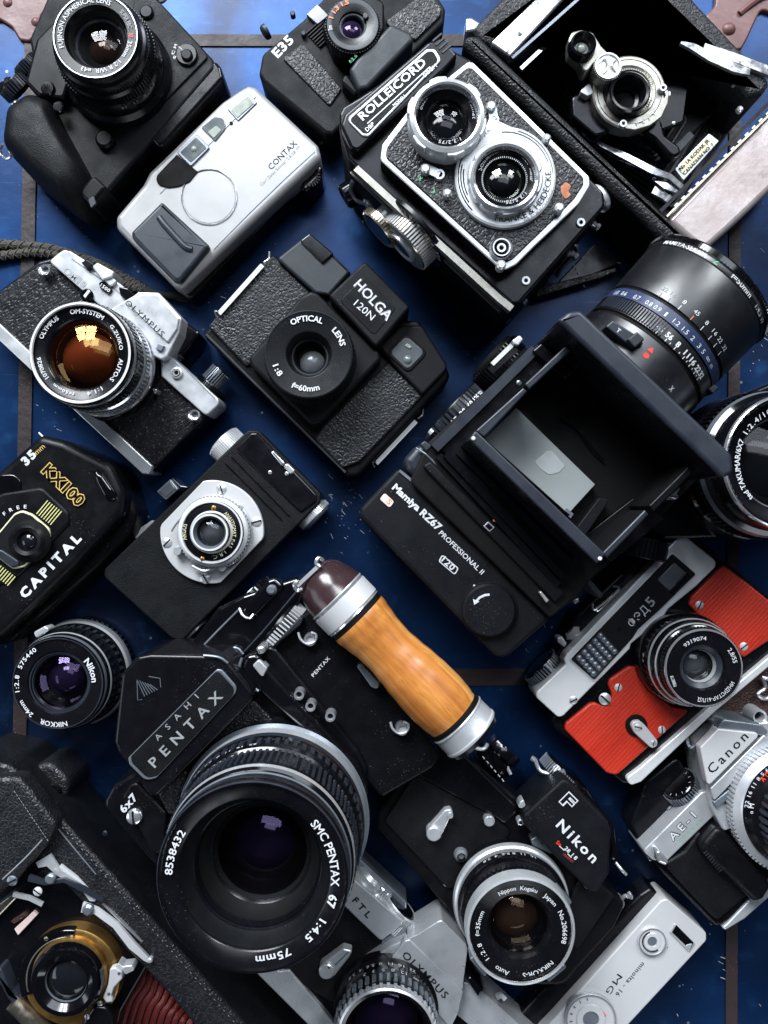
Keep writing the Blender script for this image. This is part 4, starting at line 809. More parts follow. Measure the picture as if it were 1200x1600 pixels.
w = T.part('viewfinder_window'); w.poly([(634, 520), (670, 550), (638, 584), (603, 552)], 92, 96, 'plastic', 9, 1.5); w.poly([(635, 525), (664, 550), (637, 578), (609, 551)], 95.5, 97, 'grey_glass', 7, 0.8); w.cap(637, 562, 97, 7, 97, 3, 'window_glass', 24); w.poly([(636, 536), (644, 542), (640, 545), (632, 540)], 97, 98.4, 'pale_glass', 1, 0.6)
f = T.part('lens_mount')
f.poly([(486, 454), (496, 458), (592, 550), (595, 562), (500, 662), (486, 664), (392, 572), (388, 560), (470, 462)], 60, 108, 'plastic_rough', [6, 6, 8, 8, 10, 8, 8, 8, 10], 5, 4)
l = T.part('lens'); u, v, z = 482, 553, 158
l.rings(u, v, z, [(0.01, 118), (20, 118, 'black_matte'), (23, 128, 'black_matte'), (26, 132, 'plastic'), (27, 136, 'plastic_grey'), (29, 136, 'plastic_grey'), (31, 142, 'plastic'), (34, 152, 'plastic'), (35.5, 155, 'plastic'), (37, 155.5, 'plastic'), (64, 157, 'plastic_rough'), (67, 158, 'plastic_rough'), (69, 156, 'plastic_grey'), (70, 146, 'plastic'), (72, 140, 'plastic'), (73, 104, 'plastic_rough')], 80)
l.teeth(u, v, z, 70, 72.5, 112, 142, 60, 'plastic')
q = l.sub('glass'); q.cap(u+3, v+8, z, 20, 126, 8, 'core_grey')
q = l.sub('lettering'); q.arc('OPTICAL', (u, v), 157, 51.5, 120, 66, 8.2, 'white_ink', 0.02); q.arc('LENS', (u, v), 157, 51.5, 45, 13, 8.2, 'white_ink', 0.02); q.arc('1:8', (u, v), 157, 50, 198, 218, 8.2, 'white_ink', 0.02, inward=True); q.arc('f=60mm', (u, v), 157, 50, 242, 288, 8.2, 'white_ink', 0.02, inward=True)

# ================================================================ medium format camera with open waist-level hood
T = Thing('medium_format_camera', 'big black camera lying with its viewing hood open over a grey screen', 'camera', 830, 760, -43, CAMS)
b = T.part('body')
b.poly([(668, 692), (836, 540), (880, 500), (1100, 700), (1110, 730), (1040, 800), (925, 905), (905, 930), (860, 966), (640, 752)], 0, 182, 'black_matte', [10, 6, 20, 20, 14, 6, 6, 6, 6, 10], 3, 3, side='black_paint')
b.bar([(679, 700, 196), (745, 636, 200), (836, 546, 206)], 13, 16, 'slate'); b.bar([(700, 712, 190), (770, 644, 194), (850, 562, 200)], 24, 12, 'black_paint')
for i, (o_, mt, zz) in enumerate(((0, 'black_paint', 196), (12, 'plastic', 190), (24, 'black_paint', 200), (38, 'plastic', 192))):
    b.bar([(716-o_*0.8, 704+o_*0.2, zz), (892-o_*0.5, 880+o_*0.9, zz)], 9, 14, mt)
b.poly([(637, 754), (652, 741), (898, 925), (860, 966)][0:0] or [(660, 728), (672, 720), (884, 926), (868, 942)], 150, 190, 'plastic_rough', 3, 3)
k = T.part('frame_mark'); k.poly([(763, 815), (773, 824), (765, 831), (755, 822)], 189, 190.6, 'satin', 1, 0.3); k.poly([(763, 817.5), (770.5, 824), (765, 828.8), (757.7, 822)], 190, 191, 'black_paint', 1, 0.3)
k = T.part('index_dot'); k.disc(773, 813, 186, 192, 2.3, 'orange_ink', 0.5, 16)
k = T.part('hinge_barrel'); k.poly([(630, 718), (646, 700), (664, 690), (676, 700), (700, 728), (690, 748), (668, 762), (636, 736)], 20, 176, 'slate', 10, 10, 5); k.poly([(656, 694), (664, 688), (676, 698), (666, 706)], 160, 184, 'plastic_grey', 2, 2); k.wire([(650, 700, 180), (668, 712, 182), (688, 734, 180)], 1.2, 'satin_dark')
hd = T.part('viewing_hood')
Z = 300
# four walls round the focusing screen
hd.poly([(733, 686), (743, 672), (947, 866), (933, 881)], 182, Z, 'slate', 2, 2, side='black_paint')
hd.poly([(743, 673), (818, 605), (824, 612), (757, 684)][::1], 182, Z-26, 'slate', 1.5, 2, side='black_matte')
hd.poly([(820, 600), (884, 540), (892, 548), (827, 609)], 182, Z-30, 'slate', 1.5, 2, side='black_matte')
hd.poly([(941, 864), (1008, 796), (1014, 804), (949, 872)], 182, Z-20, 'slate', 1.5, 2, side='black_matte'); hd.poly([(1014, 790), (1076, 728), (1084, 738), (1022, 800)], 182, Z-24, 'plastic', 1.5, 2, side='black_matte')
hd.poly([(872, 500), (890, 486), (907, 484), (1145, 710), (1147, 738), (1130, 748), (1104, 722), (878, 506)], 170, Z+14, 'slate', [8, 14, 10, 12, 8, 8, 2, 6], 5, 5, side='black_paint')
hd.poly([(744, 676), (764, 690), (838, 628), (900, 564), (1086, 742), (1012, 812), (950, 870), (940, 862), (1000, 800), (1070, 738), (896, 572), (824, 634)][0:0] or [(832, 548), (846, 536), (896, 580), (884, 592)], 182, 214, 'black_paint', 2, 2)
for u, v in ((740, 685), (938, 873)):
    k = hd.sub('rivet'); k.disc(u, v, Z-2, Z+2.5, 3.3, 'white_ink', 1, 16)
k = hd.sub('spring_clip'); k.bar([(884, 796, 222), (894, 804, 222), (890, 808, 222)], 4, 3, 'satin_dark')
k = T.part('inner_flap'); k.poly([(895, 832), (936, 778), (952, 780), (946, 792), (912, 842)], 183, 206, 'plastic_rough', 3, 1.5)
k = T.part('inner_flap'); k.poly([(912, 838), (990, 778), (1040, 810), (955, 878)], 183, 196, 'plastic', 3, 1.5)
k = T.part('focusing_screen'); k.poly([(806.5, 637), (930, 757), (888, 803), (756, 685)], 180, 200, 'ground_glass', 1, 0.6); k.poly([(856, 704), (863, 705), (883, 728), (874, 738), (858, 742), (845, 733), (835, 722)], 199.5, 200.7, 'ground_spot', [4, 4, 3, 6, 8, 6, 3], 0.3)
k = T.part('magnifier_arm')
for pts in ([(912, 590, 190), (945, 632, 196), (990, 668, 196), (1020, 678, 190)], [(876, 652, 188), (900, 664, 192), (926, 700, 192), (944, 720, 188)]): k.wire(pts, 1.4, 'plastic')
for u, v, zz, m1 in ((811, 598, 206, 'satin_dark'),): T.screw(u, v, zz, 4, m1)
f = T.part('film_back'); f.poly([(622, 731), (636, 738), (862, 966), (792, 1027), (774, 1027), (562, 808), (562, 795)], 0, 168, 'plastic_rough', [8, 6, 10, 16, 14, 14, 12], 6, 5, side='black_paint')
f.bar([(624, 735, 170), (652, 758, 170)], 3.5, 4, 'satin_dark')
q = f.sub('lettering'); q.text('Mamiya', (612, 763), (652, 799), 168, 9.8, 'white_ink', 0.035); q.text('RZ67', (655, 803), (684, 830), 168, 10.5, 'white_ink', 0.035); q.text('PROFESSIONAL II', (685, 834), (752, 898), 168, 7.2, 'white_ink', 0.008)
fr = [(691, 866), (717, 888), (711, 899), (685, 877)]
q.poly(fr, 167, 168.3, 'white_ink', 3, 0.1, 1); q.poly([(691.5, 868.2), (714.5, 888), (710.4, 896.6), (687.6, 877)], 168, 168.5, 'plastic_rough', 2, 0.1, 1); q.text('120', (689, 876), (706, 892), 168.6, 9, 'white_ink', 0.02)
k = f.sub('logo_plate'); k.poly([(601, 770), (616, 784), (609, 794), (593, 780)], 167, 169.5, 'pink_plate', 3, 0.6); k.text('S', (603, 784), (608, 789), 169.5, 7.5, 'orange_ink', 0.0)
k = f.sub('winding_knob'); k.disc(765, 954, 164, 180, 42, 'plastic_rough', 3, 60); k.disc(765, 954, 160, 170, 45, 'black_matte', 1, 60); k.teeth(765, 954, 180, 42, 43, 166, 176, 60, 'plastic')
P = [(765, 929, 180.6), (757, 930, 180.6), (749, 934, 180.6), (744, 940, 180.6)]
k.bar(P, 3, 0.6, 'white_ink'); k.poly([(739, 936), (749, 940), (741, 945)], 180, 180.7, 'white_ink', 0, 0)
k = f.sub('index_dot'); k.disc(741, 915, 167, 169, 1.6, 'white_ink', 0.3, 12)
k = T.part('catch'); k.poly([(843, 926), (846, 924), (858, 938), (854, 942)], 190, 200, 'satin', 1, 1); k.poly([(896, 938), (904, 934), (905, 940), (898, 944)], 100, 150, 'chrome', 1, 1)
k = T.part('catch'); k.poly([(913, 908), (920, 902), (944, 930), (938, 936)], 100, 160, 'plastic_grey', 2, 2)
# shutter dial on the side
d = T.knob('shutter_dial', 722, 660, 122, (-1, 0, 0), 50, 26, 'black_paint', 'slate', 44)
d.side(722, 660, 122, (-1, 0, 0))
for i, tx in enumerate(('8', '15', '30', '60', '125', '250')):
    rimtext(d, tx, 51.5, 60+i*17, 11 if len(tx) < 3 else 14, 4, 8, 'white_ink', 0.02)
d.X = None
k = T.part('focus_knob'); k.side(792, 580, 90, (-1, 0, 0)); k.lathe((0, 0), [(0.01, 34), (36, 34), (40, 30), (42, 4), (42, 0)], 48, 'black_matte'); k.knurl((0, 0), 42, 44, 4, 28, 44, 'black_paint'); k.X = None
k = T.part('strap_lug'); k.bar([(769, 569, 150), (800, 539, 150)], 6, 4, 'champagne'); k.bar([(766, 580, 148), (806, 544, 148)], 10, 5, 'black_paint'); k.poly([(800, 532), (812, 523), (818, 530), (810, 540), (803, 538)], 130, 156, 'satin', 2, 2)
k = T.part('strap_lug'); k.poly([(1043, 777), (1050, 770), (1060, 760), (1063, 763), (1058, 772), (1062, 776), (1056, 781), (1050, 778)], 150, 215, 'satin', 1, 2)
k = T.knob('focusing_knob', 1000, 838, 100, (0.6, -1, 0), 40, 30, 'black_paint', 'black_paint', 40)
k = T.part('shutter_release'); k.side(676, 676, 150, (-1, 0, 0)); k.lathe((0, 0), [(0.01, 6), (5, 5), (6, 0)], 20, 'satin'); k.X = None
# lens, lying level
l = T.part('lens'); AX = (0, 1, 0); l.side(1030, 533, 108, AX)
l.lathe((0, 0), [(0.01, 86), (84, 86, 'black_gloss'), (90, 100, 'barrel_black'), (97, 104, 'black_gloss'), (101, 103, 'chrome'), (103, 100, 'black_gloss'), (103, 92, 'black_gloss'), (101, 90, 'barrel_black'), (101, 84, 'barrel_black'), (100.5, 83, 'black_matte'), (100.5, 82, 'black_matte'), (101, 81, 'barrel_black'), (99, 10, 'barrel_black'), (97, 8, 'black_matte'), (97, 5, 'black_matte'), (99, 4, 'ring_blue'), (100, -12, 'ring_blue'), (98, -13, 'black_matte'), (98, -14), (100, -15, 'barrel_black'), (100, -34, 'barrel_black'), (97, -36, 'black_matte'), (97, -40, 'black_matte'), (101, -42, 'barrel_black'), (102, -86, 'barrel_black')], 120)
l.knurl((0, 0), 98, 103, -33, -15, 26, 'slate', 0.6, 20, 84)
l.knurl((0, 0), 103, 104, 92, 99, 120, 'black_gloss')
l.X = None
q = l.sub('lettering'); q.side(1030, 533, 108, AX)
for tx, a, w_ in (('0.55', 22, 6), ('0.6', 32, 6), ('0.7', 46, 6), ('0.8', 58, 6), ('0.9', 66, 6), ('1', 74, 1.5), ('1.2', 84, 5.5), ('1.5', 93, 5.5), ('2', 101, 2.6), ('3', 109, 2.6), ('5', 115, 2.6), ('∞', 123, 5), ('m', 131, 3.5)):
    rimtext(q, tx, 99.7, a, w_, -9, 6.6, 'white_ink', 0.0)
for tx, a, w_ in (('45', 78, 6), ('56', 87, 6), ('8', 96, 3.2), ('11', 106, 5), ('16', 114, 6), ('22', 122, 6), ('32', 129, 6)):
    rimtext(q, tx, 100.3, a, w_, -29, 7.5, 'white_ink', 0.03); rimtext(q, 'l', 100.3, a, 0.7, -34, 4, 'white_ink', 0.03)
for a in (91, 101, 110, 118, 125.5): rimtext(q, 'l', 100.3, a, 0.6, -33, 2.5, 'white_ink', 0.03)
for tx, a, w_, mt in (('22', 60, 5, 'grey_ink'), ('16', 68, 5, 'grey_ink'), ('8', 78, 2.6, 'white_ink'), ('45', 90, 5, 'white_ink'), ('8', 101, 2.6, 'white_ink'), ('16', 111, 5, 'white_ink'), ('22', 119, 5, 'white_ink'), ('32', 128, 5, 'white_ink')):
    rimtext(q, tx, 99.4, a, w_, 19, 5.8, mt, 0.0); rimtext(q, 'l', 99.4, a, 0.6, 9, 7, 'orange_ink' if a == 90 else mt, 0.0)
rimtext(q, 'MAMIYA-SEKOR', 101, 46, 42, 89.5-5, 7, 'white_ink', 0.01); rimtext(q, 'Z', 101, 75, 4, 85, 7, 'green_ink', 0.01); rimtext(q, 'f=50mm', 101, 101, 22, 85, 7, 'white_ink', 0.01); rimtext(q, '1:4.5 W', 101, 131, 20, 85, 7, 'white_ink', 0.01)
rimtext(q, 'N', 101.6, 66, 4, -60, 6, 'green_ink', 0.01); rimtext(q, '▲', 101.6, 84, 5, -58, 6, 'red_ink', 0.02) ; rimtext(q, '●', 101.6, 84, 5, -68, 6, 'red_ink', 0.02); rimtext(q, 'X', 102, 116, 3.5, -74, 7, 'white_ink', 0.01)
q.X = None
k = l.sub('lever'); k.poly([(946, 510), (958, 500), (1002, 528), (1006, 538), (988, 544)], 150, 214, 'slate', 2, 2); k.poly([(980, 530), (996, 518), (1008, 530), (992, 544)], 200, 222, 'plastic_grey', 2, 2); k.text('T', (962, 517), (967, 521), 214, 6, 'white_ink')
k = l.sub('lever'); k.poly([(1106, 608), (1116, 600), (1124, 606), (1114, 616)], 90, 150, 'plastic_grey', 2, 2)
k = l.sub('flash_socket'); k.rings(1057, 612, 176, [(0.01, 160), (3, 160, 'dark_ink'), (4, 170, 'satin'), (5, 170, 'dark_ink'), (6, 175, 'satin'), (9, 176, 'satin'), (10, 150, 'satin')], 30)

# ================================================================ big lens at the right edge
T = Thing('large_lens_camera', 'black camera cut by the right edge with a wide dark lens beside the open hood', 'camera', 1180, 740, 45, CAMS)
b = T.part('body'); b.poly([(1010, 830), (1060, 760), (1100, 640), (1300, 560), (1330, 800), (1200, 838), (1040, 842)], 0, 96, 'black_paint', 12, 5, 4)
l = T.part('lens'); u, v, z = 1238, 722, 240
l.rings(u, v, z, [(0.01, 190), (60, 190, 'black_matte'), (70, 206), (72, 216, 'black_paint'), (75, 220, 'satin_dark'), (78, 222, 'black_paint'), (97, 230, 'black_paint'), (100, 238, 'black_paint'), (104, 241, 'black_gloss'), (106, 240, 'chrome'), (108, 236, 'chrome'), (110, 226, 'black_paint'), (110, 200, 'black_paint'), (118, 196, 'black_gloss'), (121, 186, 'satin_dark'), (120, 184, 'black_paint'), (122, 150, 'black_paint'), (126, 146, 'black_gloss'), (128, 110, 'black_paint'), (130, 90, 'black_paint')], 96)
l.teeth(u, v, z, 122, 124, 150, 182, 80, 'black_paint')
q = l.sub('glass'); q.cap(u, v, z, 70, 212, 10, 'glass_clear'); q.cap(u, v, z, 56, 190, 10, 'core_dark')
q = l.sub('lettering'); q.arc('ted TAKUMAR/6X7', (u, v), 228, 83, 222, 156, 7.4, 'white_ink', 0.01); q.arc('1:2.4/105', (u, v), 228, 83, 149, 108, 7.4, 'white_ink', 0.01)

# ================================================================ focus-free compact, left
T = Thing('plastic_compact_camera', 'rounded black plastic compact with gold outlined lettering and a square framed lens', 'camera', 60, 860, 45, CAMS)
b = T.part('body'); b.poly([(62, 678), (100, 688), (172, 724), (194, 770), (190, 806), (120, 884), (0, 998), (-90, 1020), (-140, 880), (-30, 760)], 0, 96, 'plastic', [16, 20, 30, 30, 30, 20, 30, 30, 30, 20], 12, 7, side='black_paint')
b.poly([(160, 716), (196, 742), (214, 800), (204, 836), (150, 890), (20, 1004), (-60, 1020), (60, 840)], 0, 60, 'plastic', 20, 9, 6)

f = T.part('front_panel'); f.poly([(66, 760), (108, 800), (109, 818), (30, 900), (-30, 930), (-90, 850), (0, 770)], 90, 100, 'plastic', [16, 16, 8, 20, 20, 20, 20], 5, 5)
k = T.part('flash_recess'); k.poly([(-40, 760), (2, 742), (20, 741), (34, 750), (30, 776), (-4, 800), (-60, 830)], 90, 98.5, 'black_gloss', 12, 1.5)
k = T.part('lens_frame')
FQ = [(34, 797), (50, 803), (77, 826), (78, 842), (38, 886), (20, 890), (-16, 862), (-18, 850), (22, 802)]
k.poly(FQ, 96, 104, 'cream_plate', [10]*9, 2, 3); k.poly([(30+(u-30)*0.93, 843+(v-843)*0.93) for u, v in FQ], 103, 105, 'black_matte', [9]*9, 1)
k.poly([(-8, 856), (4, 860), (28, 876), (30, 884), (18, 887), (-12, 864)], 104, 108, 'slate', 4, 2)
l = T.part('lens'); u, v, z = 40, 846, 118; l.rings(u, v, z, [(0.01, 106), (11, 106, 'black_matte'), (14, 110, 'plastic'), (16, 114, 'black_paint'), (22, 116, 'plastic'), (28, 112, 'plastic'), (34, 105, 'black_matte')], 48)
q = l.sub('glass'); q.cap(u, v, z, 13, 109, 5, 'core_dark')
q = T.part('lettering')
q.text('35', (41, 728), (58, 711), 96, 12, 'white_ink', 0.05); q.text('mm', (58, 711), (71, 699), 96, 8, 'gold_ink', 0.0)
q.outlined('KX100', (64, 736), (123, 793), 99, 17, 'gold_ink', 'plastic', 0.07, 0.015)
q.text('CAPITAL', (39, 936), (128, 842), 96, 13, 'white_ink', 0.045)
q.arc('FOCUS FREE', (40, 846), 100, 52, 205, 88, 5, 'white_ink', 0.02)
for i in range(7):
    q.bar([(74.5+i*3.6, 782+i*2.8, 100.6), (57+i*3.6, 803+i*2.8, 100.6)], 1.4, 0.5, 'yellow_ink'); q.bar([(2+i*3.6, 884+i*2.8, 100.6), (-10+i*3.6, 898+i*2.8, 100.6)], 1.4, 0.5, 'yellow_ink')
k = T.part('strap_pin'); k.wire([(61, 676, 50), (68, 683, 50)], 1.4, 'chrome')
k = T.part('side_ridge'); k.blob([(143, 728), (160, 736), (184, 770), (188, 786), (168, 784), (150, 752)], 80, 103, 'black_gloss', 8, 0.6)

# ================================================================ thin camera with a silver lens plate
T = Thing('bakelite_camera', 'slim dark camera with a white metal plate around its small brass ringed lens', 'camera', 330, 835, 46, CAMS)
b = T.part('body'); b.poly([(387, 672), (404, 672), (502, 772), (500, 786), (284, 1002), (268, 998), (163, 902), (162, 890)], 0, 66, 'leather_fine', [8, 12, 12, 10, 10, 12, 10, 8], 3, 4, side='black_paint')
b.poly([(392, 676), (402, 676), (496, 774), (494, 784), (470, 802), (366, 702)], 64, 69, 'black_paint', 6, 2.5)
b.bar([(362, 714, 68.5), (452, 806, 68.5)], 1.5, 2, 'black_paint'); b.bar([(352, 724, 68.5), (440, 812, 68.5)], 1.5, 2, 'black_paint')
k = T.part('back_edge'); k.bar([(436, 830, 30), (340, 932, 30), (318, 956, 30)], 4, 6, 'chrome')
p = T.part('lens_plate'); u0, v0 = 331, 831; A = []
for i in range(72):
    a = radians(i*5); r = 81; x, y = r*cos(a), r*sin(a)
    d_ = x*cos(radians(136))+y*sin(radians(136)); lim = 65
    if d_ > lim: x -= (d_-lim)*cos(radians(136)); y -= (d_-lim)*sin(radians(136))
    d_ = -(x*cos(radians(136))+y*sin(radians(136)))
    if d_ > lim: x += (d_-lim)*cos(radians(136)); y += (d_-lim)*sin(radians(136))
    A.append((u0+x, v0-y))
p.poly(A, 60, 74, 'champagne', 0, 1.5, 3)
for u, v, a in ((346, 764, 60), (401, 815, -30), (321, 904, 75), (261, 848, 0)): T.screw(u, v, 74, 8, 'satin', a)
for u, v in ((334, 794), (316, 874)): T.screw(u, v, 104, 4, 'brass', 30)
l = T.part('lens'); u, v, z = 327, 832, 118
l.rings(u, v, z, [(0.01, 100), (20, 100, 'black_matte'), (22, 108, 'slate'), (24, 113, 'satin_dark'), (26, 117, 'satin_dark'), (29, 117, 'satin_bright'), (30, 114, 'nickel'), (31, 108, 'black_paint'), (34, 104, 'satin_bright'), (35, 104, 'black_paint'), (46, 102, 'black_paint'), (47, 105, 'satin_bright'), (49.5, 105, 'satin_bright'), (50.5, 98, 'black_paint'), (53, 97, 'satin_bright'), (56, 94, 'satin_bright'), (57, 84, 'satin'), (60, 82, 'satin'), (60, 72, 'satin')], 72)
l.teeth(u, v, z, 56, 58.5, 84, 92, 60, 'satin', 0.4)
for a0 in (40, 210, 290):
    l.rings(u+58*cos(radians(a0)), v-58*sin(radians(a0)), 90, [(0.01, 90), (6, 90, 'satin'), (7, 88, 'satin'), (7, 74, 'satin')], 20)
l.wire([(300, 800, 94), (288, 806, 94), (276, 818, 92), (268, 830, 90)], 1.6, 'chrome'); l.wire([(374, 800, 92), (384, 816, 92), (388, 834, 90), (382, 850, 90)], 2.6, 'satin'); l.wire([(300, 884, 88), (318, 892, 88), (334, 888, 88)], 2.4, 'satin')
q = l.sub('glass'); q.cap(u, v, z, 25, 106, 8, 'glass_clear'); q.cap(u, v, z, 20, 100, 5, 'core_grey')
q = l.sub('lettering'); q.arc('ARGUS', (u, v), 103, 36.5, 198, 160, 7, 'cream_plate', 0.0); q.arc('ANASTIGMAT', (u, v), 103, 37, 52, -10, 5.2, 'cream_plate', 0.0); q.arc('F:4.5', (u, v), 103, 37, -16, -36, 5, 'cream_plate', 0.0); q.arc('I.R.C.', (u, v), 103, 37, -50, -84, 5, 'cream_plate', 0.0)
T.knob('winding_knob', 366, 706, 36, (0, 1, 0), 27, 25, 'satin', 'champagne', 54)
k = T.part('viewfinder'); k.poly([(244, 768), (266, 748), (279, 764), (259, 782)], 20, 58, 'satin_dark', 2, 2); k.poly([(248, 768), (266, 753), (274, 764), (259, 777)], 57, 59.5, 'grey_glass', 1, 0.8); k.poly([(264, 750), (270, 746), (282, 758), (296, 760), (288, 768), (278, 768)], 10, 50, 'black_gloss', 2, 2)
k = T.part('film_advance'); k.poly([(206, 846), (220, 824), (238, 812), (242, 816), (222, 838)], 4, 22, 'champagne', 6, 2)
k = T.part('focus_wheel'); k.side(484, 798, 34, (0, -1, 0)); k.lathe((0, 0), [(0.01, 18), (22, 18), (27, 14, 'chrome'), (27, 4), (24, 0)], 40, 'satin'); k.knurl((0, 0), 27, 28.4, 5, 13, 50, 'satin'); k.X = None
T.knob('rewind_knob', 296, 978, 26, (0, -1, 0), 24, 14, 'satin', 'champagne', 50)
k = T.part('frame_counter'); k.poly([(422, 706), (428, 704), (446, 724), (440, 728)], 40, 74, 'chrome', 2, 2); k.poly([(440, 726), (450, 724), (462, 736), (454, 742)], 30, 70, 'satin', 3, 2)
T.screw(422, 738, 69, 3, 'satin'); T.screw(448, 740, 69, 3, 'satin')
# ================================================================ red leather rangefinder
T = Thing('red_camera', 'silver rangefinder camera wrapped in bright red ribbed leather', 'camera', 1030, 1040, 46.5, CAMS)
b = T.part('body'); b.poly([(1118, 872), (1136, 878), (1240, 964), (1240, 1000), (1000, 1222), (975, 1226), (866, 1138), (862, 1122)], 0, 66, 'black_paint', [8, 10, 20, 20, 12, 14, 10, 10], 4, 4)
r = T.part('leather_panel'); r.poly([(1130, 882), (1142, 890), (1232, 962), (1204, 1000), (1162, 1028), (1120, 990), (1090, 960), (1076, 944), (1081, 932)], 60, 72, 'red_leather', [4, 6, 10, 4, 4, 2, 4, 6, 8], 3, 4)
r = T.part('leather_panel'); r.poly([(983, 1041), (996, 1042), (1010, 1075), (1050, 1103), (1080, 1109), (964, 1212), (948, 1208), (882, 1140), (884, 1130), (922, 1099), (930, 1098), (943, 1103), (955, 1093), (956, 1084), (950, 1070), (952, 1062)], 60, 72, 'red_leather', [8, 6, 12, 8, 4, 10, 12, 8, 6, 6, 6, 8, 8, 6, 8, 8], 3, 4)
p = T.part('base_plate'); p.poly([(1240, 994), (1240, 1010), (1118, 1112), (1002, 1222), (985, 1228), (978, 1216), (1000, 1200), (1100, 1112)], 10, 76, 'satin_bright', [2, 2, 4, 8, 6, 6, 4, 4], 4, 4)
p = T.part('top_plate'); p.poly([(1063, 836), (1072, 838), (1119, 876), (1118, 886), (1088, 916), (1044, 952), (1036, 966), (986, 1006), (984, 1014), (880, 1119), (872, 1121), (838, 1090), (838, 1082), (884, 1038), (881, 1030), (885, 1022)], 20, 84, 'satin_bright', [4, 8, 8, 10, 4, 4, 4, 4, 3, 10, 8, 8, 8, 3, 3, 3], 4, 4)
p.poly([(1060, 835), (1076, 826), (1124, 868), (1120, 880)], 8, 62, 'black_paint', 6, 5)
w = T.part('window_panel'); w.poly([(1051, 862), (1091, 897), (1000, 984), (930, 1066), (890, 1030)], 82, 86, 'satin_bright', 3, 1); w.poly([(1051, 865), (1088, 897), (1038, 946), (1034, 950), (997, 984), (988, 998), (929, 1063), (892, 1030)], 85, 87.5, 'plastic_rough', 3, 1)
v_ = T.part('viewfinder_window'); v_.poly([(1054, 879), (1073, 896), (1047, 924), (1027, 906)], 84, 88.5, 'window_glass', 3, 0.8); v_.poly([(1072, 893), (1080, 900), (1052, 930), (1046, 924)], 86, 90, 'black_gloss', 2, 1)
w = T.part('light_meter_window'); w.poly([(939, 986), (967, 1017), (930, 1062), (898, 1029)], 86, 89, 'slate', 2, 0.8)
for i in range(5):
    for j in range(5):
        s_, t_ = (i+0.5)/5, (j+0.5)/5
        uu = 939+(967-939)*s_+(898-939)*t_; vv = 986+(1017-986)*s_+(1029-986)*t_
        w.cap(uu, vv, 89, 5.0, 88.5, 3.2, 'satin_dark', 12)
k = T.part('rangefinder_hole'); k.disc(969, 983, 86, 88.2, 4, 'black_matte', 0.5, 16)
q = T.part('lettering'); q.text('ФЭД', (988, 981), (1015, 953), 87.5, 11.5, 'white_ink', 0.0); q.text('5', (1018, 949), (1025, 941), 87.5, 14, 'satin', 0.015)
for u, v, z_, rr, mt, a in ((896, 1094, 84, 6.5, 'satin', -20), (945, 1092, 74, 9.5, 'satin', 90), (966, 1074, 72, 6, 'champagne', 30), (1034, 1140, 72, 6, 'champagne', 45), (1093, 945, 72, 6.5, 'champagne', 20), (1162, 1010, 72, 6.5, 'champagne', -10)): T.screw(u, v, z_, rr, mt, a)
k = T.part('self_timer_lever'); k.disc(995, 1134, 70, 76, 17, 'black_matte', 1, 30); k.poly([(986, 1134), (990, 1127), (1000, 1126), (1008, 1133), (1028, 1158), (1027, 1166), (1020, 1170), (1014, 1166), (992, 1146)], 78, 86, 'champagne', [8, 6, 6, 6, 6, 5, 5, 5, 8], 2); 
T.screw(997, 1136, 86, 6, 'champagne', -60); T.screw(1021, 1161, 86, 4, 'satin', 30)
l = T.part('lens'); u, v, z = 1100, 1044, 164
l.rings(u, v, z, [(0.01, 132), (20, 132, 'black_matte'), (24, 142, 'black_paint'), (26, 150, 'satin'), (27, 150, 'black_gloss'), (34, 154, 'slate'), (36, 160, 'black_paint'), (57, 162, 'black_paint'), (58.5, 164, 'black_paint'), (60, 164, 'chrome'), (61.5, 162, 'chrome'), (62, 148, 'black_paint'), (60, 146), (64, 144, 'black_gloss'), (65, 140, 'black_gloss'), (67, 138, 'satin'), (68, 128, 'black_paint'), (70, 125, 'black_gloss'), (72, 122, 'satin'), (72, 112, 'black_paint'), (72, 104, 'black_paint'), (76, 101, 'black_gloss'), (77.5, 97, 'black_paint'), (78, 66, 'black_paint')], 80)
l.teeth(u, v, z, 62, 63, 148, 160, 70, 'black_paint'); l.teeth(u, v, z, 72, 73.5, 104, 120, 44, 'black_paint')
q = l.sub('glass'); q.cap(u-2, v, z, 25, 141, 7, 'glass_clear'); q.cap(u, v, z, 21, 133, 5, 'core_grey')
q = l.sub('lettering'); q.arc('9319074', (u, v), 162.5, 44, 132, 86, 5.6, bold=0.0); q.arc('2,8/55', (u, v), 162.5, 46, 38, 10, 6.4, bold=0.0); q.arc('ИНДУСТАР-61Л/Д', (u, v), 162.5, 47, -26, -102, 5.4, bold=0.0)
q.poly([(1047, 1057), (1052, 1056), (1058, 1072), (1053, 1074)], 162, 163, 'satin', 1, 0.3)
q.text('61', (1049.5, 1059), (1055, 1071), 163.2, 3.4, 'dark_ink', 0.02)
k = T.part('accessory_shoe')
k.wire([(958, 916, 66), (966, 918, 72), (962, 926, 74), (930, 952, 74), (926, 944, 66)], 1.8, 'chrome'); k.wire([(930, 950, 74), (936, 954, 72), (968, 922, 72)], 1.4, 'chrome')
k = T.part('top_rim'); k.poly([(1062, 838), (880, 1030), (868, 1022), (900, 960), (1040, 826)], 0, 58, 'black_paint', 6, 6, 4)
T.knob('rewind_knob', 872, 1066, 36, (0, 1, 0), 30, 42, 'black_gloss', 'satin_dark', 40)
k = T.part('shutter_button'); k.side(906, 1000, 50, (0, 1, 0.2)); k.lathe((0, 0), [(0.01, 24, 'chrome'), (8, 24, 'chrome'), (14, 18, 'satin'), (10, 10, 'chrome'), (12, 0)], 30, 'chrome'); k.X = None
k = T.part('release_lever'); k.poly([(870, 996), (878, 994), (886, 1006), (882, 1012), (872, 1004)], 40, 62, 'satin', 2, 2)

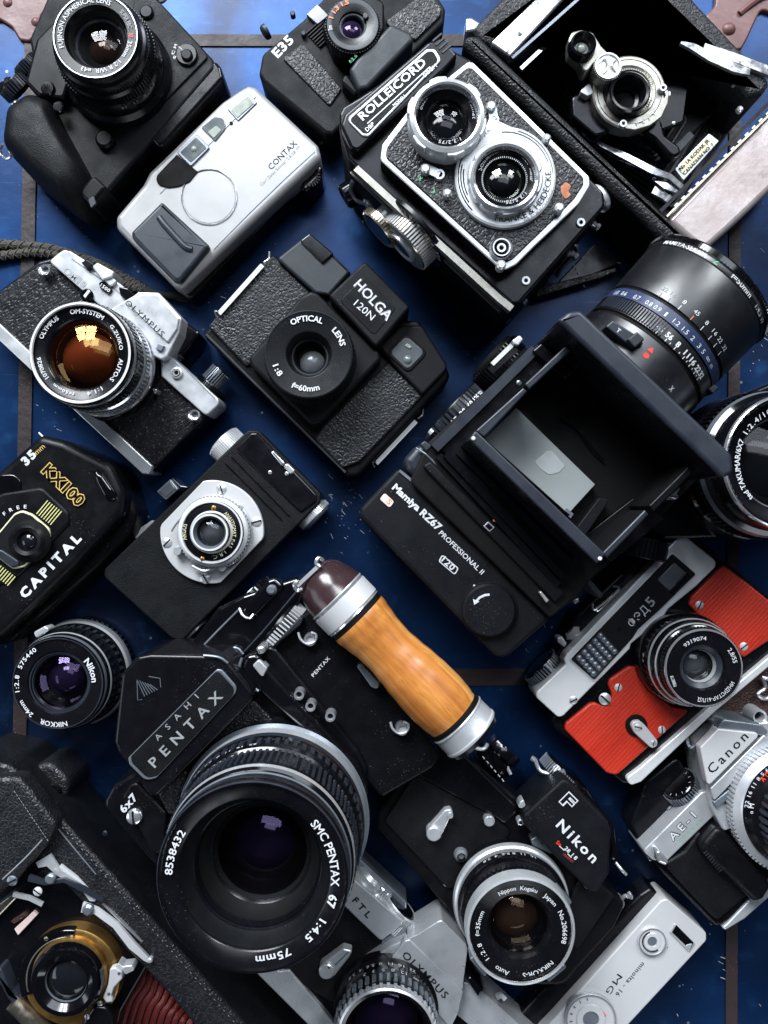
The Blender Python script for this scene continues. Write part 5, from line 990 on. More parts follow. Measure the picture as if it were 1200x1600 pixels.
# ================================================================ loose wide lens, left
T = Thing('loose_lens', 'loose black wide-angle lens standing alone on its silver mount', 'lens', 105, 1060, 0, CAMS)
l = T.part('barrel'); u, v, z = 90, 1068, 102
l.rings(u, v, z, [(0.01, 72), (28, 72, 'black_matte'), (40, 84), (41, 90, 'black_gloss'), (43, 92, 'black_paint'), (45, 92, 'slate'), (46, 95, 'black_paint'), (48, 95, 'slate'), (50, 98, 'black_paint'), (68, 100, 'black_paint'), (69.5, 102, 'black_paint'), (71, 102, 'slate'), (73, 99, 'black_gloss'), (74, 92, 'satin_dark'), (74, 86, 'black_paint'), (76, 84, 'black_gloss'), (77, 80, 'satin'), (78, 66, 'black_paint'), (79, 44, 'black_paint'), (82, 40, 'black_gloss'), (84, 34, 'black_paint'), (87, 30, 'satin'), (89, 20, 'chrome'), (88, 16, 'satin'), (86, 10, 'black_paint'), (82, 0, 'black_paint')], 80)
l.teeth(u, v, z, 78, 81.5, 54, 76, 40, 'black_paint'); l.teeth(u, v, z, 79, 82, 40, 52, 40, 'slate'); l.teeth(u, v, z, 88, 90, 4, 14, 60, 'black_paint')
q = T.part('glass'); q.cap(u, v, z, 42, 88, 12, 'glass_violet'); q.cap(u+2, v-2, z, 28, 73, 12, 'core_violet')
q = T.part('lettering'); q.arc('NIKKOR', (u, v), 100, 60.5, -76, -115, 7); q.arc('24mm', (u, v), 100, 60.5, -128, -155, 6.4); q.arc('1:2.8', (u, v), 100, 60.5, 192, 168, 6.4); q.arc('575440', (u, v), 100, 60.5, 158, 122, 6.4); q.arc('Nikon', (u, v), 100, 54, 40, 2, 9, bold=0.02)
k = T.part('aperture_prong'); k.poly([(52, 988), (70, 978), (78, 984), (56, 998)], 60, 84, 'satin', 3, 2)

# ================================================================ medium format SLR with wooden grip
T = Thing('wood_grip_camera', 'heavy black reflex camera with the biggest lens and a turned wooden side grip', 'camera', 400, 1180, 45, CAMS)
b = T.part('body')
b.poly([(160, 1258), (176, 1228), (206, 1210), (380, 1040), (400, 1010), (430, 1010), (560, 1172), (574, 1200), (560, 1290), (420, 1440), (330, 1440), (230, 1340)], 0, 138, 'black_paint', 14, 5, 4)
b.poly([(190, 1246), (202, 1226), (214, 1222), (260, 1270), (256, 1330), (240, 1338)], 130, 150, 'plastic', 6, 4)
b.poly([(352, 1100), (380, 1092), (400, 1096), (440, 1140), (440, 1180), (330, 1160)], 136, 152, 'leather', [14, 20, 14, 8, 4, 4], 3)
b.poly([(246, 1240), (262, 1222), (300, 1190), (270, 1290)], 136, 152, 'leather', 8, 3)
b.poly([(530, 1190), (558, 1206), (562, 1260), (540, 1310), (500, 1300)], 136, 150, 'leather', 10, 3)
t = T.part('prism_finder')
t.poly([(214, 1026), (236, 1022), (344, 1024), (356, 1032), (396, 1082), (394, 1094), (246, 1244), (234, 1244), (184, 1176), (178, 1160), (190, 1052)], 60, 196, 'black_paint', [12, 8, 8, 8, 10, 8, 8, 8, 8, 10, 12], 5, 4)
t.wire([(318, 1024, 198), (342, 1027, 199), (356, 1036, 197)], 1.8, 'satin_dark')
P = [(213, 1080), (214, 1094), (223, 1092), (223, 1076)]
for i in range(6):
    t.bar([(214+i*4, 1062+i*1.5, 196.8), (226+i*4, 1088-i*2, 196.8)], 0.9, 0.7, 'satin_dark')
t.bar([(214, 1062, 196.8), (215, 1094, 196.8), (222, 1093, 196.8)], 0.9, 0.7, 'satin_dark'); t.bar([(232, 1057, 196.8), (250, 1060, 196.8), (251, 1074, 196.8)], 0.9, 0.7, 'satin_dark')
k = T.part('nameplate'); NP = [(336, 1050), (343, 1050), (366, 1076), (364, 1086), (246, 1212), (230, 1216), (206, 1192), (204, 1182)]
NR = [3, 6, 12, 10, 10, 12, 6, 4]
k.poly([(286+(u-286)*1.05, 1132+(v-1132)*1.05) for u, v in NP], 194, 199, 'satin_dark', NR, 1.2); k.poly(NP, 198, 200, 'leather_fine', NR, 0.8)
q = k.sub('lettering'); q.text('ASAHI', (247, 1158), (311, 1090), 200, 8.5, 'satin', 0.0, th=0.04); q.text('PENTAX', (242, 1200), (349, 1089), 200, 14.5, 'satin', 0.01, th=0.04)
q = T.part('badge'); q.text('6x7', (194, 1271), (216, 1246), 151, 11, 'white_ink', 0.03)
T.screw(209, 1277, 156, 11, 'chrome', 50); k = T.part('release_socket'); k.disc(209, 1277, 140, 156, 12, 'chrome', 3, 30)
T.screw(164, 1302, 100, 4, 'slate')
# top plate with dials (the camera's top faces the upper left)
p = T.part('top_plate'); p.poly([(292, 1014), (340, 950), (380, 930), (470, 900), (476, 930), (420, 1020), (392, 1024), (340, 1018)], 10, 112, 'black_gloss', 8, 6, 4)
p.wire([(304, 1024, 112), (336, 990, 112), (376, 950, 114)], 1.6, 'satin_dark'); p.wire([(296, 1022, 116), (340, 1018, 118), (368, 1012, 118), (380, 1022, 118)], 1.8, 'satin_dark'); p.wire([(382, 1018, 118), (420, 976, 118), (462, 926, 118)], 1.4, 'slate')
T.knob('winding_knob', 418, 956, 74, (0, 1, 0), 34, 40, 'black_gloss', 'black_gloss', 36)
k = T.part('crank'); k.poly([(376, 958), (386, 940), (418, 906), (430, 902), (446, 916), (400, 964), (386, 966)], 90, 118, 'black_gloss', 6, 6, 5); k.wire([(374, 950, 118), (380, 962, 120), (390, 966, 120), (396, 960, 118)], 1.8, 'chrome'); k.disc(424, 922, 116, 126, 8, 'satin_dark', 3, 24)
d = T.part('shutter_dial'); d.side(452, 990, 96, (-0.1, 1, 0)); d.lathe((0, 0), [(0.01, 24), (38, 24), (40, 20), (40, 2), (36, 0)], 48, 'black_paint'); d.knurl((0, 0), 40, 43, 3, 19, 46, 'champagne', 0.45); d.X = None
k = T.part('accessory_arm'); k.poly([(424, 1012), (468, 964), (474, 966), (470, 976), (430, 1010)], 120, 146, 'plastic_grey', 2, 2)
# rounded front edge with chrome
e = T.part('front_rail'); e.poly([(374, 1040), (384, 1024), (404, 1020), (414, 1040), (560, 1196), (576, 1240), (568, 1256), (540, 1206), (392, 1070)], 60, 166, 'black_gloss', [10, 12, 10, 20, 30, 12, 10, 20, 10], 7, 5)
e.poly([(394, 1040), (404, 1030), (418, 1044), (410, 1060)], 150, 172, 'satin', 3, 3); e.wire([(378, 1028, 168), (374, 1048, 168), (386, 1066, 168), (404, 1080, 168)], 2, 'satin_dark')
e.poly([(398, 1012), (412, 1008), (416, 1020), (404, 1024)], 120, 170, 'chrome', 4, 4)
for u, v in ((467, 1086), (485, 1104), (516, 1120)):
    k = T.part('flash_socket'); k.rings(u, v, 168, [(0.01, 164), (4, 164, 'black_matte'), (5, 168, 'satin'), (8, 168, 'chrome'), (9, 150, 'chrome')], 24)
# grip bracket and handle
g = T.part('grip_plate'); g.poly([(436, 1000), (486, 950), (520, 960), (690, 1180), (676, 1200), (598, 1246), (590, 1240), (430, 1050), (420, 1030)], 20, 128, 'plastic', [10, 10, 8, 14, 12, 8, 8, 8, 10], 4, 4)
q = g.sub('lettering'); q.text('PENTAX', (490, 1058), (516, 1029), 128, 5, 'white_ink', 0.02)
for u, v, sg in ((484, 1000, 0), (628, 1140, 0)):
    k = g.sub('clasp'); k.rings(u, v, 142, [(0.01, 138), (5, 138, 'champagne'), (7, 142, 'satin'), (9.5, 142, 'chrome'), (10.5, 126, 'chrome')], 30); k.wire([(u-18, v-12, 140), (u-14, v-1, 141), (u-4, v+6, 141), (u+8, v+2, 141), (u+10, v-8, 140), (u+2, v-12, 140)], 1.8, 'satin')
k = g.sub('thumb_wheel'); k.poly([(556, 1040), (566, 1036), (594, 1068), (590, 1078), (580, 1074)], 120, 150, 'satin_dark', 6, 4); k.poly([(566, 1036), (576, 1040), (600, 1066), (594, 1070)], 120, 152, 'black_gloss', 4, 4)
h = T.part('handle'); zc = 172; HD = np.array(T.L(730, 1140, zc))-np.array(T.L(492, 896, zc)); Lg = np.linalg.norm(HD); HD /= Lg; h.side(492, 896, zc, (HD[0], HD[1], 0)); s9 = (D-zc)/D
Rp = lambda r: r*s9
def prof(lst): return [(max(0.01, Rp(r)), t*Lg)+((mt,) if mt else ()) for t, r, mt in lst][::-1]
h.lathe((0, 0), prof([(-0.02, 0, 'burgundy'), (-0.015, 20, 'burgundy'), (0.0, 32, 'burgundy'), (0.03, 40, 'burgundy'), (0.09, 47, 'burgundy'), (0.135, 50, 'burgundy'), (0.14, 51, 'satin'), (0.147, 51, 'chrome'), (0.157, 50.5, 'chrome'), (0.16, 51.5, 'champagne'), (0.245, 51.5, 'champagne'), (0.25, 50, 'chrome'), (0.258, 51, 'chrome'), (0.262, 48.5, 'black_matte'), (0.285, 48.5, 'black_matte')]), 72, 'burgundy')
h.X = None; h = T.part('handle_end_cap'); h.side(492, 896, zc, (HD[0], HD[1], 0)); h.lathe((0, 0), prof([(0.905, 46, 'black_matte'), (0.925, 46, 'black_matte'), (0.928, 49, 'satin'), (0.935, 50, 'satin'), (0.94, 48.5, 'satin'), (1.01, 49, 'champagne'), (1.016, 50, 'satin'), (1.026, 50, 'satin'), (1.03, 48, 'black_paint'), (1.05, 46, 'black_paint'), (1.055, 0, 'black_paint')]), 72, 'satin')
h.X = None
w = T.part('wooden_sleeve'); w.side(492, 896, zc, (HD[0], HD[1], 0)); pr = []
import bisect
ks = [(0.285, 49.5), (0.30, 50), (0.35, 47), (0.42, 43.5), (0.49, 42.5), (0.56, 44.5), (0.64, 47.5), (0.72, 49.5), (0.80, 50), (0.86, 48.5), (0.905, 46)]
for i in range(41):
    t = 0.285+(0.905-0.285)*i/40; j = max(0, min(len(ks)-2, bisect.bisect([k_[0] for k_ in ks], t)-1)); f_ = (t-ks[j][0])/(ks[j+1][0]-ks[j][0]); f_ = f_*f_*(3-2*f_); pr.append((Rp(ks[j][1]*(1-f_)+ks[j+1][1]*f_), t*Lg))
w.lathe((0, 0), pr[::-1], 72, 'wood'); w.X = None
k = T.part('shoe_foot'); k.wire([(505, 876, 196), (498, 872, 200), (494, 880, 202), (500, 886, 202)], 2.6, 'chrome'); k.bar([(500, 882, 203), (470, 910, 203), (464, 916, 203)], 5, 4, 'satin'); k.wire([(466, 908, 202), (460, 914, 202), (464, 922, 200), (472, 920, 198)], 2.8, 'chrome')
l = T.part('lens'); u, v, z = 395, 1371, 340
l.rings(u, v, z, [(0.01, 236), (44, 236, 'black_matte'), (60, 250, 'black_matte'), (70, 262, 'black_matte'), (80, 272, 'black_matte'), (84, 276, 'black_paint'), (86, 277, 'black_matte'), (98, 296, 'black_matte'), (101, 306, 'black_paint'), (103, 306, 'black_gloss'), (106, 309, 'black_paint'), (112, 318, 'plastic_rough'), (118, 330, 'plastic_rough'), (119, 332, 'black_paint'), (122, 334, 'black_paint'), (143, 338, 'black_paint'), (146, 341, 'black_gloss'), (149, 341, 'black_gloss'), (151, 339, 'slate'), (152, 330, 'black_paint'), (150, 326), (151, 314, 'black_paint'), (153, 312, 'satin_dark'), (153, 306, 'black_paint'), (150, 302), (156, 300, 'black_gloss'), (158, 294, 'satin'), (159, 290, 'black_paint'), (158, 240, 'black_paint'), (163, 238, 'black_gloss'), (165, 226, 'black_paint'), (165, 206, 'black_paint'), (169, 202, 'black_gloss'), (170, 190, 'slate'), (172, 184, 'satin'), (172, 172, 'satin'), (178, 168, 'satin_dark'), (178, 150, 'black_paint'), (180, 138, 'black_paint')], 120)
for zz in (244, 254, 264, 274, 284):
    l.teeth(u, v, z, 158, 161, zz-4, zz+3, 90, 'slate', 0.55)
l.teeth(u, v, z, 165, 168, 207, 224, 64, 'slate', 0.6)
q = l.sub('glass'); q.cap(u, v, z, 84, 262, 22, 'glass_violet'); q.cap(u, v, z, 52, 238, 16, 'core_violet')
q = l.sub('lettering'); q.arc('8538432', (u, v), 337, 126, 178, 146, 11); q.arc('SMC PENTAX', (u, v), 337, 123, 43, -6, 12); q.arc('67', (u, v), 337, 123, -12, -21, 12, bold=0.03); q.arc('1:4.5', (u, v), 337, 123, -31, -49, 11, bold=0.02); q.arc('75mm', (u, v), 337, 123, -63, -88, 11, bold=0.02)
k_ = (D-z)/D
upright(q, u, v, z, '22  16  11  8  5.6  4.5', 166*k_, 118, 44, 229, 6, 'white_ink', 0.01); upright(q, u, v, z, '3   2   1.5   1.2   1   m', 159*k_, 116, 52, 292-60+6, 6, 'white_ink', 0.01)

# ================================================================ black reflex camera with silver ringed lens
T = Thing('black_reflex_camera', 'matte black reflex camera with silver ringed lens and one white letter on its finder', 'camera', 800, 1360, -43, CAMS)
b = T.part('body')
b.poly([(628, 1206), (700, 1170), (742, 1190), (832, 1268), (940, 1380), (978, 1412), (960, 1450), (880, 1540), (800, 1540), (588, 1292), (590, 1272)], 0, 84, 'plastic', [10, 10, 6, 6, 10, 10, 16, 20, 20, 14, 14], 5, 4)
b.poly([(640, 1220), (690, 1190), (800, 1300), (740, 1380), (700, 1390), (600, 1284)], 82, 88, 'leather_fine', 6, 2.5)
b.poly([(905, 1372), (920, 1366), (962, 1400), (900, 1490), (880, 1430)], 82, 89, 'leather_fine', 6, 2.5)
p = T.part('top_plate'); p.poly([(640, 1206), (702, 1160), (716, 1168), (812, 1264), (790, 1290), (770, 1276)], 10, 96, 'black_paint', 6, 4, 4); p.bar([(706, 1164, 97), (796, 1252, 97)], 1, 1, 'slate')
f = T.part('finder')
f.poly([(880, 1217), (890, 1222), (950, 1284), (955, 1300), (952, 1366), (934, 1394), (922, 1394), (818, 1288), (818, 1274)], 40, 128, 'plastic_rough', [6, 8, 8, 12, 10, 8, 8, 8, 6], 4, 4)
f.poly([(884, 1214), (920, 1236), (962, 1296), (966, 1330), (958, 1360), (950, 1290)], 10, 96, 'black_gloss', 10, 8, 5)
q = f.sub('lettering'); q.outlined('F', (874, 1251), (889, 1266), 128, 18, 'white_ink', 'plastic_rough', 0.075, 0.012)
q.text('Nikon', (868, 1290), (926, 1349), 128, 14.5, 'white_ink', 0.022)
q.text('Se', (868, 1317), (875, 1323), 128, 5.5, 'red_ink', 0.02); q.bar([(874, 1322, 128.6), (882, 1329, 128.6)], 1.2, 0.4, 'white_ink'); q.text('28', (881, 1326), (888, 1333), 128, 5.5, 'white_ink', 0.02); q.bar([(887, 1334, 128.6), (893, 1340, 128.6)], 1.2, 0.4, 'white_ink'); q.text('18', (892, 1337), (899, 1344), 128, 5.5, 'white_ink', 0.02)
q.bar([(880, 1334, 128.5), (896, 1347, 128.5)], 3.5, 0.3, 'red_bellows')
k = T.part('mirror_lever'); k.poly([(843, 1304), (852, 1304), (864, 1326), (862, 1336), (832, 1322), (829, 1312)], 84, 104, 'satin_dark', 3, 2); k.disc(848, 1317, 102, 105, 3, 'black_matte', 0.5, 16)
k = T.part('finder_release'); k.poly([(812, 1254), (818, 1248), (822, 1260), (816, 1264), (809, 1262)], 90, 110, 'satin', 3, 2)
k = T.part('finder_catch'); k.poly([(808, 1284), (813, 1279), (822, 1286), (816, 1291), (809, 1290)], 90, 106, 'satin', 3, 2); k.disc(814, 1286, 106, 108, 2.5, 'dark_ink', 0.5, 14)
k = T.part('self_timer'); k.poly([(695, 1266), (704, 1264), (708, 1269), (690, 1306), (678, 1310), (668, 1302), (670, 1294)], 88, 102, 'satin', [3, 3, 3, 8, 8, 8, 5], 2); k.disc(678, 1304, 88, 108, 11.5, 'satin', 1.5, 36, top='satin'); k.rings(704, 1275, 106, [(0.01, 106), (4, 106, 'satin'), (5, 98, 'satin')], 20)
k = T.part('depth_button'); k.disc(765, 1284, 84, 104, 8.5, 'satin', 1.5, 28); k = T.part('lens_release'); k.rings(721, 1340, 100, [(0.01, 96), (4, 96, 'satin_dark'), (7, 100, 'black_gloss'), (10, 96, 'chrome'), (12, 84, 'satin_dark')], 28)
T.screw(704, 1364, 86, 2.5, 'satin'); T.screw(696, 1382, 86, 3, 'satin'); 
k = T.part('front_screw'); k.rings(919, 1383, 94, [(0.01, 94), (6, 94, 'champagne'), (6.5, 86, 'satin')], 20)
d = T.knob('shutter_dial', 868, 1216, 58, (0, 1, 0), 33, 20, 'black_gloss', 'satin_dark', 50)
k = T.part('shutter_dial_base'); k.side(868, 1216, 58, (0, -1, 0)); k.lathe((0, 0), [(0.01, 18), (14, 18), (20, 8), (20, 0)], 30, 'satin_dark'); k.X = None
k = T.part('rewind_knob'); k.side(764, 1196, 56, (0, 1, 0)); k.lathe((0, 0), [(0.01, 40), (26, 40), (28, 36), (28, 26), (24, 22), (30, 20), (30, 6), (26, 0)], 40, 'black_gloss'); k.knurl((0, 0), 30, 31, 8, 18, 40, 'black_gloss'); k.X = None
k = T.part('rewind_crank'); k.wire([(732, 1158, 84), (742, 1168, 88), (756, 1170, 86), (762, 1162, 84)], 3, 'satin'); k.wire([(776, 1158, 76), (784, 1166, 78)], 2.6, 'chrome'); k.wire([(792, 1198, 80), (798, 1210, 82)], 2.6, 'satin')
for i in range(6): k.wire([(754+i*6, 1182+i*7, 90), (757+i*6, 1186+i*7, 90)], 1, 'white_ink')
k = T.part('advance_lever'); k.wire([(836, 1186, 70), (844, 1204, 76), (862, 1210, 78), (868, 1218, 76)], 3, 'chrome'); k.wire([(830, 1184, 68), (836, 1188, 70)], 4, 'chrome')
k = T.part('strap_lug'); k.wire([(962, 1344+4, 60), (972, 1360, 66), (978, 1366, 62)], 2.4, 'satin'); k.rings(965, 1412, 70, [(0.01, 64), (5, 64, 'satin_dark'), (7, 70, 'chrome'), (11, 70, 'chrome'), (12, 58, 'chrome')], 24); k.wire([(968, 1410, 70), (976, 1400, 74), (986, 1402, 72), (982, 1394, 66)], 3, 'chrome')
l = T.part('lens'); u, v, z = 814, 1455, 192
l.rings(u, v, z, [(0.01, 150), (34, 150, 'black_matte'), (44, 166), (46, 172, 'black_gloss'), (49, 176, 'black_paint'), (52, 180, 'black_paint'), (78, 186, 'black_paint'), (79.5, 191, 'black_gloss'), (81, 193, 'chrome'), (84.5, 192, 'satin'), (86, 186, 'satin'), (86.5, 172, 'satin'), (83, 168, 'slate'), (80, 160, 'black_gloss'), (80, 152, 'black_gloss'), (86, 146, 'black_paint'), (90, 140, 'black_gloss'), (92, 128, 'black_paint'), (93, 118, 'chrome'), (96, 116, 'satin'), (98, 108, 'satin'), (97, 104, 'black_paint'), (95, 84, 'black_paint')], 96)
l.teeth(u, v, z, 80, 82, 146, 160, 60, 'black_paint')
for a in (40, 130, 220, 310):
    l.poly([(u+r_*cos(radians(a+t)), v-r_*sin(radians(a+t))) for r_, t in ((84, -12), (92, -12), (92, 12), (84, 12))], 128, 158, 'satin_dark', 3, 2)
q = l.sub('glass'); q.cap(u, v, z, 47, 170, 14, 'glass_brown'); q.cap(u, v, z, 36, 151, 10, 'core_brown')
q = l.sub('lettering')
for tx, a0, a1, h_ in (('Nippon', 121, 97, 6), ('Kogaku', 91, 68, 6), ('Japan', 58, 37, 6.2), ('No.206698', 28, -16, 7), ('NIKKOR-S', -44, -88, 7.6), ('Auto', -106, -126, 7), ('1:2.8', -140, -164, 6.4), ('f=35mm', 186, 152, 6.2)):
    q.arc(tx, (u, v), 184.5, 65, a0, a1, h_, bold=0.004)
k_ = (D-z)/D; upright(q, u, v, z, '16  11  8 5.6  4  2.8', 92*k_, 95, 56, 131, 6, 'champagne', 0.01)

# ================================================================ silver SLR at the bottom edge
T = Thing('chrome_reflex_camera', 'silver reflex camera cut off by the bottom edge, below the giant lens', 'camera', 620, 1540, -43, CAMS)
b = T.part('body'); b.poly([(400, 1440), (560, 1380), (640, 1440), (800, 1600), (800, 1760), (700, 1760), (430, 1530)], 0, 66, 'black_paint', 10, 4)
b.poly([(470, 1440), (544, 1412), (600, 1466), (590, 1500), (540, 1580), (440, 1520)], 60, 72, 'leather_fine', 8, 3)
p = T.part('base_plate'); p.poly([(390, 1476), (436, 1518), (452, 1516), (540, 1620), (700, 1790), (680, 1800), (380, 1500)], 8, 76, 'satin', 3, 3)
p = T.part('top_plate'); p.poly([(500, 1326), (546, 1368), (630, 1440), (628, 1446), (597, 1470), (592, 1468), (540, 1418), (480, 1360)], 20, 84, 'satin', [3, 3, 5, 5, 5, 5, 3, 3], 4, 4)
p = T.part('top_step'); p.poly([(506, 1320), (560, 1340), (636, 1410), (634, 1444), (548, 1366)], 4, 50, 'satin_dark', 6, 5, 4)
p.poly([(597, 1470), (628, 1448), (634, 1464), (596, 1484)], 20, 78, 'satin_dark', 2, 3)
p = T.part('top_plate'); p.poly([(724, 1534), (744, 1540), (860, 1646), (850, 1700), (706, 1580)], 20, 84, 'satin', 4, 4, 4)
h = T.part('prism_housing'); h.poly([(634, 1468), (610, 1478), (544, 1524), (524, 1560), (560, 1640), (690, 1640), (722, 1552), (636, 1470)], 40, 96, 'satin', [4, 6, 20, 20, 10, 10, 6, 4], 5, 4)
h.poly([(634, 1468), (652, 1460), (684, 1440), (691, 1438), (729, 1476), (731, 1484), (722, 1553)], 40, 104, 'satin', [3, 6, 4, 4, 4, 4, 4], 3, 4)
h.poly([(632, 1470), (640, 1468), (724, 1550), (716, 1584), (704, 1608), (610, 1500)], 90, 106, 'satin', 3, 2)
k = T.part('film_speed_dial'); k.side(590, 1426, 46, (0, 1, 0)); k.lathe((0, 0), [(0.01, 24), (22, 24), (26, 20), (26, 6), (24, 0)], 40, 'satin'); k.X = None
k = T.part('advance_hub'); k.side(560, 1392, 44, (0, 1, 0)); k.lathe((0, 0), [(0.01, 36), (20, 36), (25, 30), (27, 0)], 40, 'satin'); k.X = None
T.knob('shutter_dial', 604, 1440, 50, (0, 1, 0), 30, 34, 'satin', 'satin', 60, top='black_gloss'); 
T.knob('release_collar', 578, 1412, 52, (0, 1, 0), 14, 34, 'chrome', 'satin', 24)
k = T.part('self_timer'); k.poly([(500, 1508), (512, 1500), (536, 1482), (551, 1486), (546, 1496), (524, 1524), (514, 1532), (502, 1526)], 76, 92, 'satin', [8, 6, 4, 3, 4, 6, 10, 10], 2.5); k.disc(510, 1519, 76, 98, 12, 'satin', 1.5, 36)
k.bar([(524, 1508, 93), (544, 1488, 93)], 2, 1, 'satin_dark')
T.screw(514, 1512, 98, 1.6, 'black_matte'); T.screw(604, 1499, 98, 5, 'satin')
q = T.part('lettering'); q.text('FTL', (550, 1407), (574, 1435), 84, 9, 'dark_ink', 0.03); q.text('OLYMPUS', (627, 1493), (694, 1561), 106, 10.5, 'dark_ink', 0.012)
l = T.part('lens'); u, v, z = 604, 1622, 168
l.rings(u, v, z, [(0.01, 120), (50, 130, 'black_matte'), (64, 160, 'black_paint'), (68, 166, 'black_paint'), (74, 168, 'black_gloss'), (77, 166, 'satin'), (79, 160, 'satin'), (80, 156, 'black_paint'), (82, 128, 'black_paint'), (82, 112, 'black_gloss'), (86, 108, 'black_paint'), (88, 90, 'black_paint')], 90)
l.teeth(u, v, z, 79, 80.6, 158, 165, 44, 'satin', 0.6); l.teeth(u, v, z, 81, 84, 140, 155, 44, 'satin_dark', 0.6); l.teeth(u, v, z, 76, 79, 160, 166, 44, 'satin', 0.5)
q = l.sub('glass'); q.cap(u, v, z, 60, 150, 14, 'glass_violet'); q.cap(u, v, z, 44, 130, 14, 'core_violet')
q = l.sub('lettering'); k_ = (D-z)/D; upright(q, u, v, z, '22  16  11  8  5.6  4  2.8', 85*k_, 96, 80, 117, 6.5, 'white_ink', 0.0); upright(q, u, v, z, '∞  12  8  5  3  2', 82.6*k_, 84, 66, 129, 6.5, 'white_ink', 0.0)
k = T.part('rewind_knob'); k.side(744, 1566, 50, (0, 1, 0)); k.lathe((0, 0), [(0.01, 26), (22, 26), (28, 20, 'satin'), (28, 10), (32, 6, 'black_gloss'), (32, 0)], 40, 'satin'); k.X = None; k.bar([(776, 1560, 74), (784, 1556, 74), (790, 1562, 72)], 7, 6, 'satin')
k = T.part('rewind_crank'); k.poly([(728, 1530), (736, 1526), (756, 1548), (748, 1560)], 60, 100, 'black_gloss', 3, 3)

# ================================================================ silver SLR at the right edge
T = Thing('pale_reflex_camera', 'silver and black reflex camera cut by the right edge below the red leather one', 'camera', 1120, 1290, 44, CAMS)
b = T.part('body'); b.poly([(1010, 1330), (1020, 1310), (1090, 1250), (1110, 1190), (1300, 1100), (1340, 1300), (1190, 1402), (1130, 1446), (1118, 1448), (1030, 1358)], 0, 74, 'black_paint', 8, 4, 4)
b.poly([(1036, 1350), (1070, 1330), (1094, 1296), (1180, 1390), (1120, 1440)], 70, 84, 'leather_fine', 8, 4)
g = T.part('grip'); g.poly([(1100, 1316), (1124, 1288), (1208, 1384), (1194, 1406), (1180, 1412), (1094, 1330)], 60, 106, 'plastic', 10, 8, 5)
for i in range(9): g.bar([(1100+i*3.0, 1334+i*3.6, 106), (1105+i*3, 1329+i*3.6, 106)], 1.2, 1.5, 'plastic_grey')
p = T.part('base_plate'); p.poly([(1128, 1450), (1136, 1444), (1200, 1376), (1260, 1330), (1260, 1360), (1200, 1404), (1164, 1436), (1134, 1454)], 4, 78, 'satin', 3, 4)
p = T.part('top_plate'); p.poly([(1096, 1238), (1108, 1236), (1121, 1270), (1040, 1348), (1020, 1344), (1004, 1330)], 10, 84, 'satin', [6, 6, 6, 8, 6, 5], 4, 4)
p.poly([(1090, 1240), (1060, 1180), (1010, 1220), (985, 1290), (1004, 1332)], 0, 50, 'black_paint', 10, 5, 4)
h = T.part('prism_housing')
h.poly([(1092, 1166), (1120, 1138), (1132, 1134), (1204, 1128), (1240, 1140), (1260, 1180), (1220, 1260), (1130, 1300), (1112, 1262), (1106, 1240)], 30, 98, 'satin', 6, 4, 4)
h.poly([(1094, 1168), (1122, 1139), (1190, 1146), (1106, 1230)], 97, 114, 'champagne', [4, 4, 4, 4], 3, 3)
h.poly([(1110, 1232), (1194, 1148), (1208, 1160), (1116, 1252)], 96, 108, 'satin', 2, 2); h.poly([(1114, 1254), (1144, 1230), (1150, 1240), (1120, 1264)], 96, 104, 'satin_dark', 2, 2)
h.poly([(1118, 1140), (1130, 1124), (1190, 1132), (1204, 1146), (1190, 1150)], 20, 108, 'satin_dark', 6, 4, 4)
q = T.part('lettering'); q.text('Canon', (1113, 1210), (1170, 1152), 114, 13.5, 'dark_ink', 0.006); q.outlined('AE-1', (1051, 1315), (1089, 1275), 84, 11, 'dark_ink', 'satin_bright', 0.06, 0.012); q.text('PROGRAM', (1058, 1321), (1098, 1281), 84, 4.0, 'green_ink', 0.0)
k = T.part('accessory_shoe'); k.wire([(1074, 1154, 70), (1076, 1164, 86), (1084, 1166, 88), (1114, 1134, 90), (1114, 1126, 84), (1106, 1124, 70)], 2.4, 'satin_dark'); k.bar([(1080, 1150, 60), (1106, 1126, 60)], 14, 10, 'black_matte')
d = T.knob('shutter_dial', 1074, 1240, 50, (0.0, 1, 0.3), 27, 26, 'black_gloss', 'satin_dark', 40)
for i in range(10):
    a = radians(20+i*28); d.side(1074, 1240, 50, (0.0, 1, 0.3)); d.mtext('lI'[i % 2], (lambda a: (lambda x, y, t: (18*cos(a)+x*sin(a)+y*cos(a), 18*sin(a)-x*cos(a)+y*sin(a), 26.6)))(a), 4, None, 'white_ink', 0.0); d.X = None
k = T.part('exposure_button'); k.side(1052, 1268, 50, (0, 1, 0)); k.lathe((0, 0), [(0.01, 10, 'satin'), (5, 9, 'satin'), (9, 6), (9, 0)], 24, 'black_gloss'); k.X = None
k = T.part('strap_lug'); k.poly([(1024, 1332), (1030, 1328), (1038, 1336), (1046, 1348), (1042, 1354), (1028, 1348)], 60, 104, 'chrome', 5, 4)
k = T.part('strap_lug'); k.poly([(1006, 1330), (1012, 1330), (1020, 1344), (1016, 1348)], 10, 70, 'chrome', 2, 2)
k = T.part('flash_mount'); k.rings(1187, 1120, 90, [(0.01, 78), (6, 78, 'black_matte'), (8, 90, 'satin'), (11, 92, 'satin'), (13, 60, 'satin')], 28)
l = T.part('lens'); u, v, z = 1284, 1294, 186
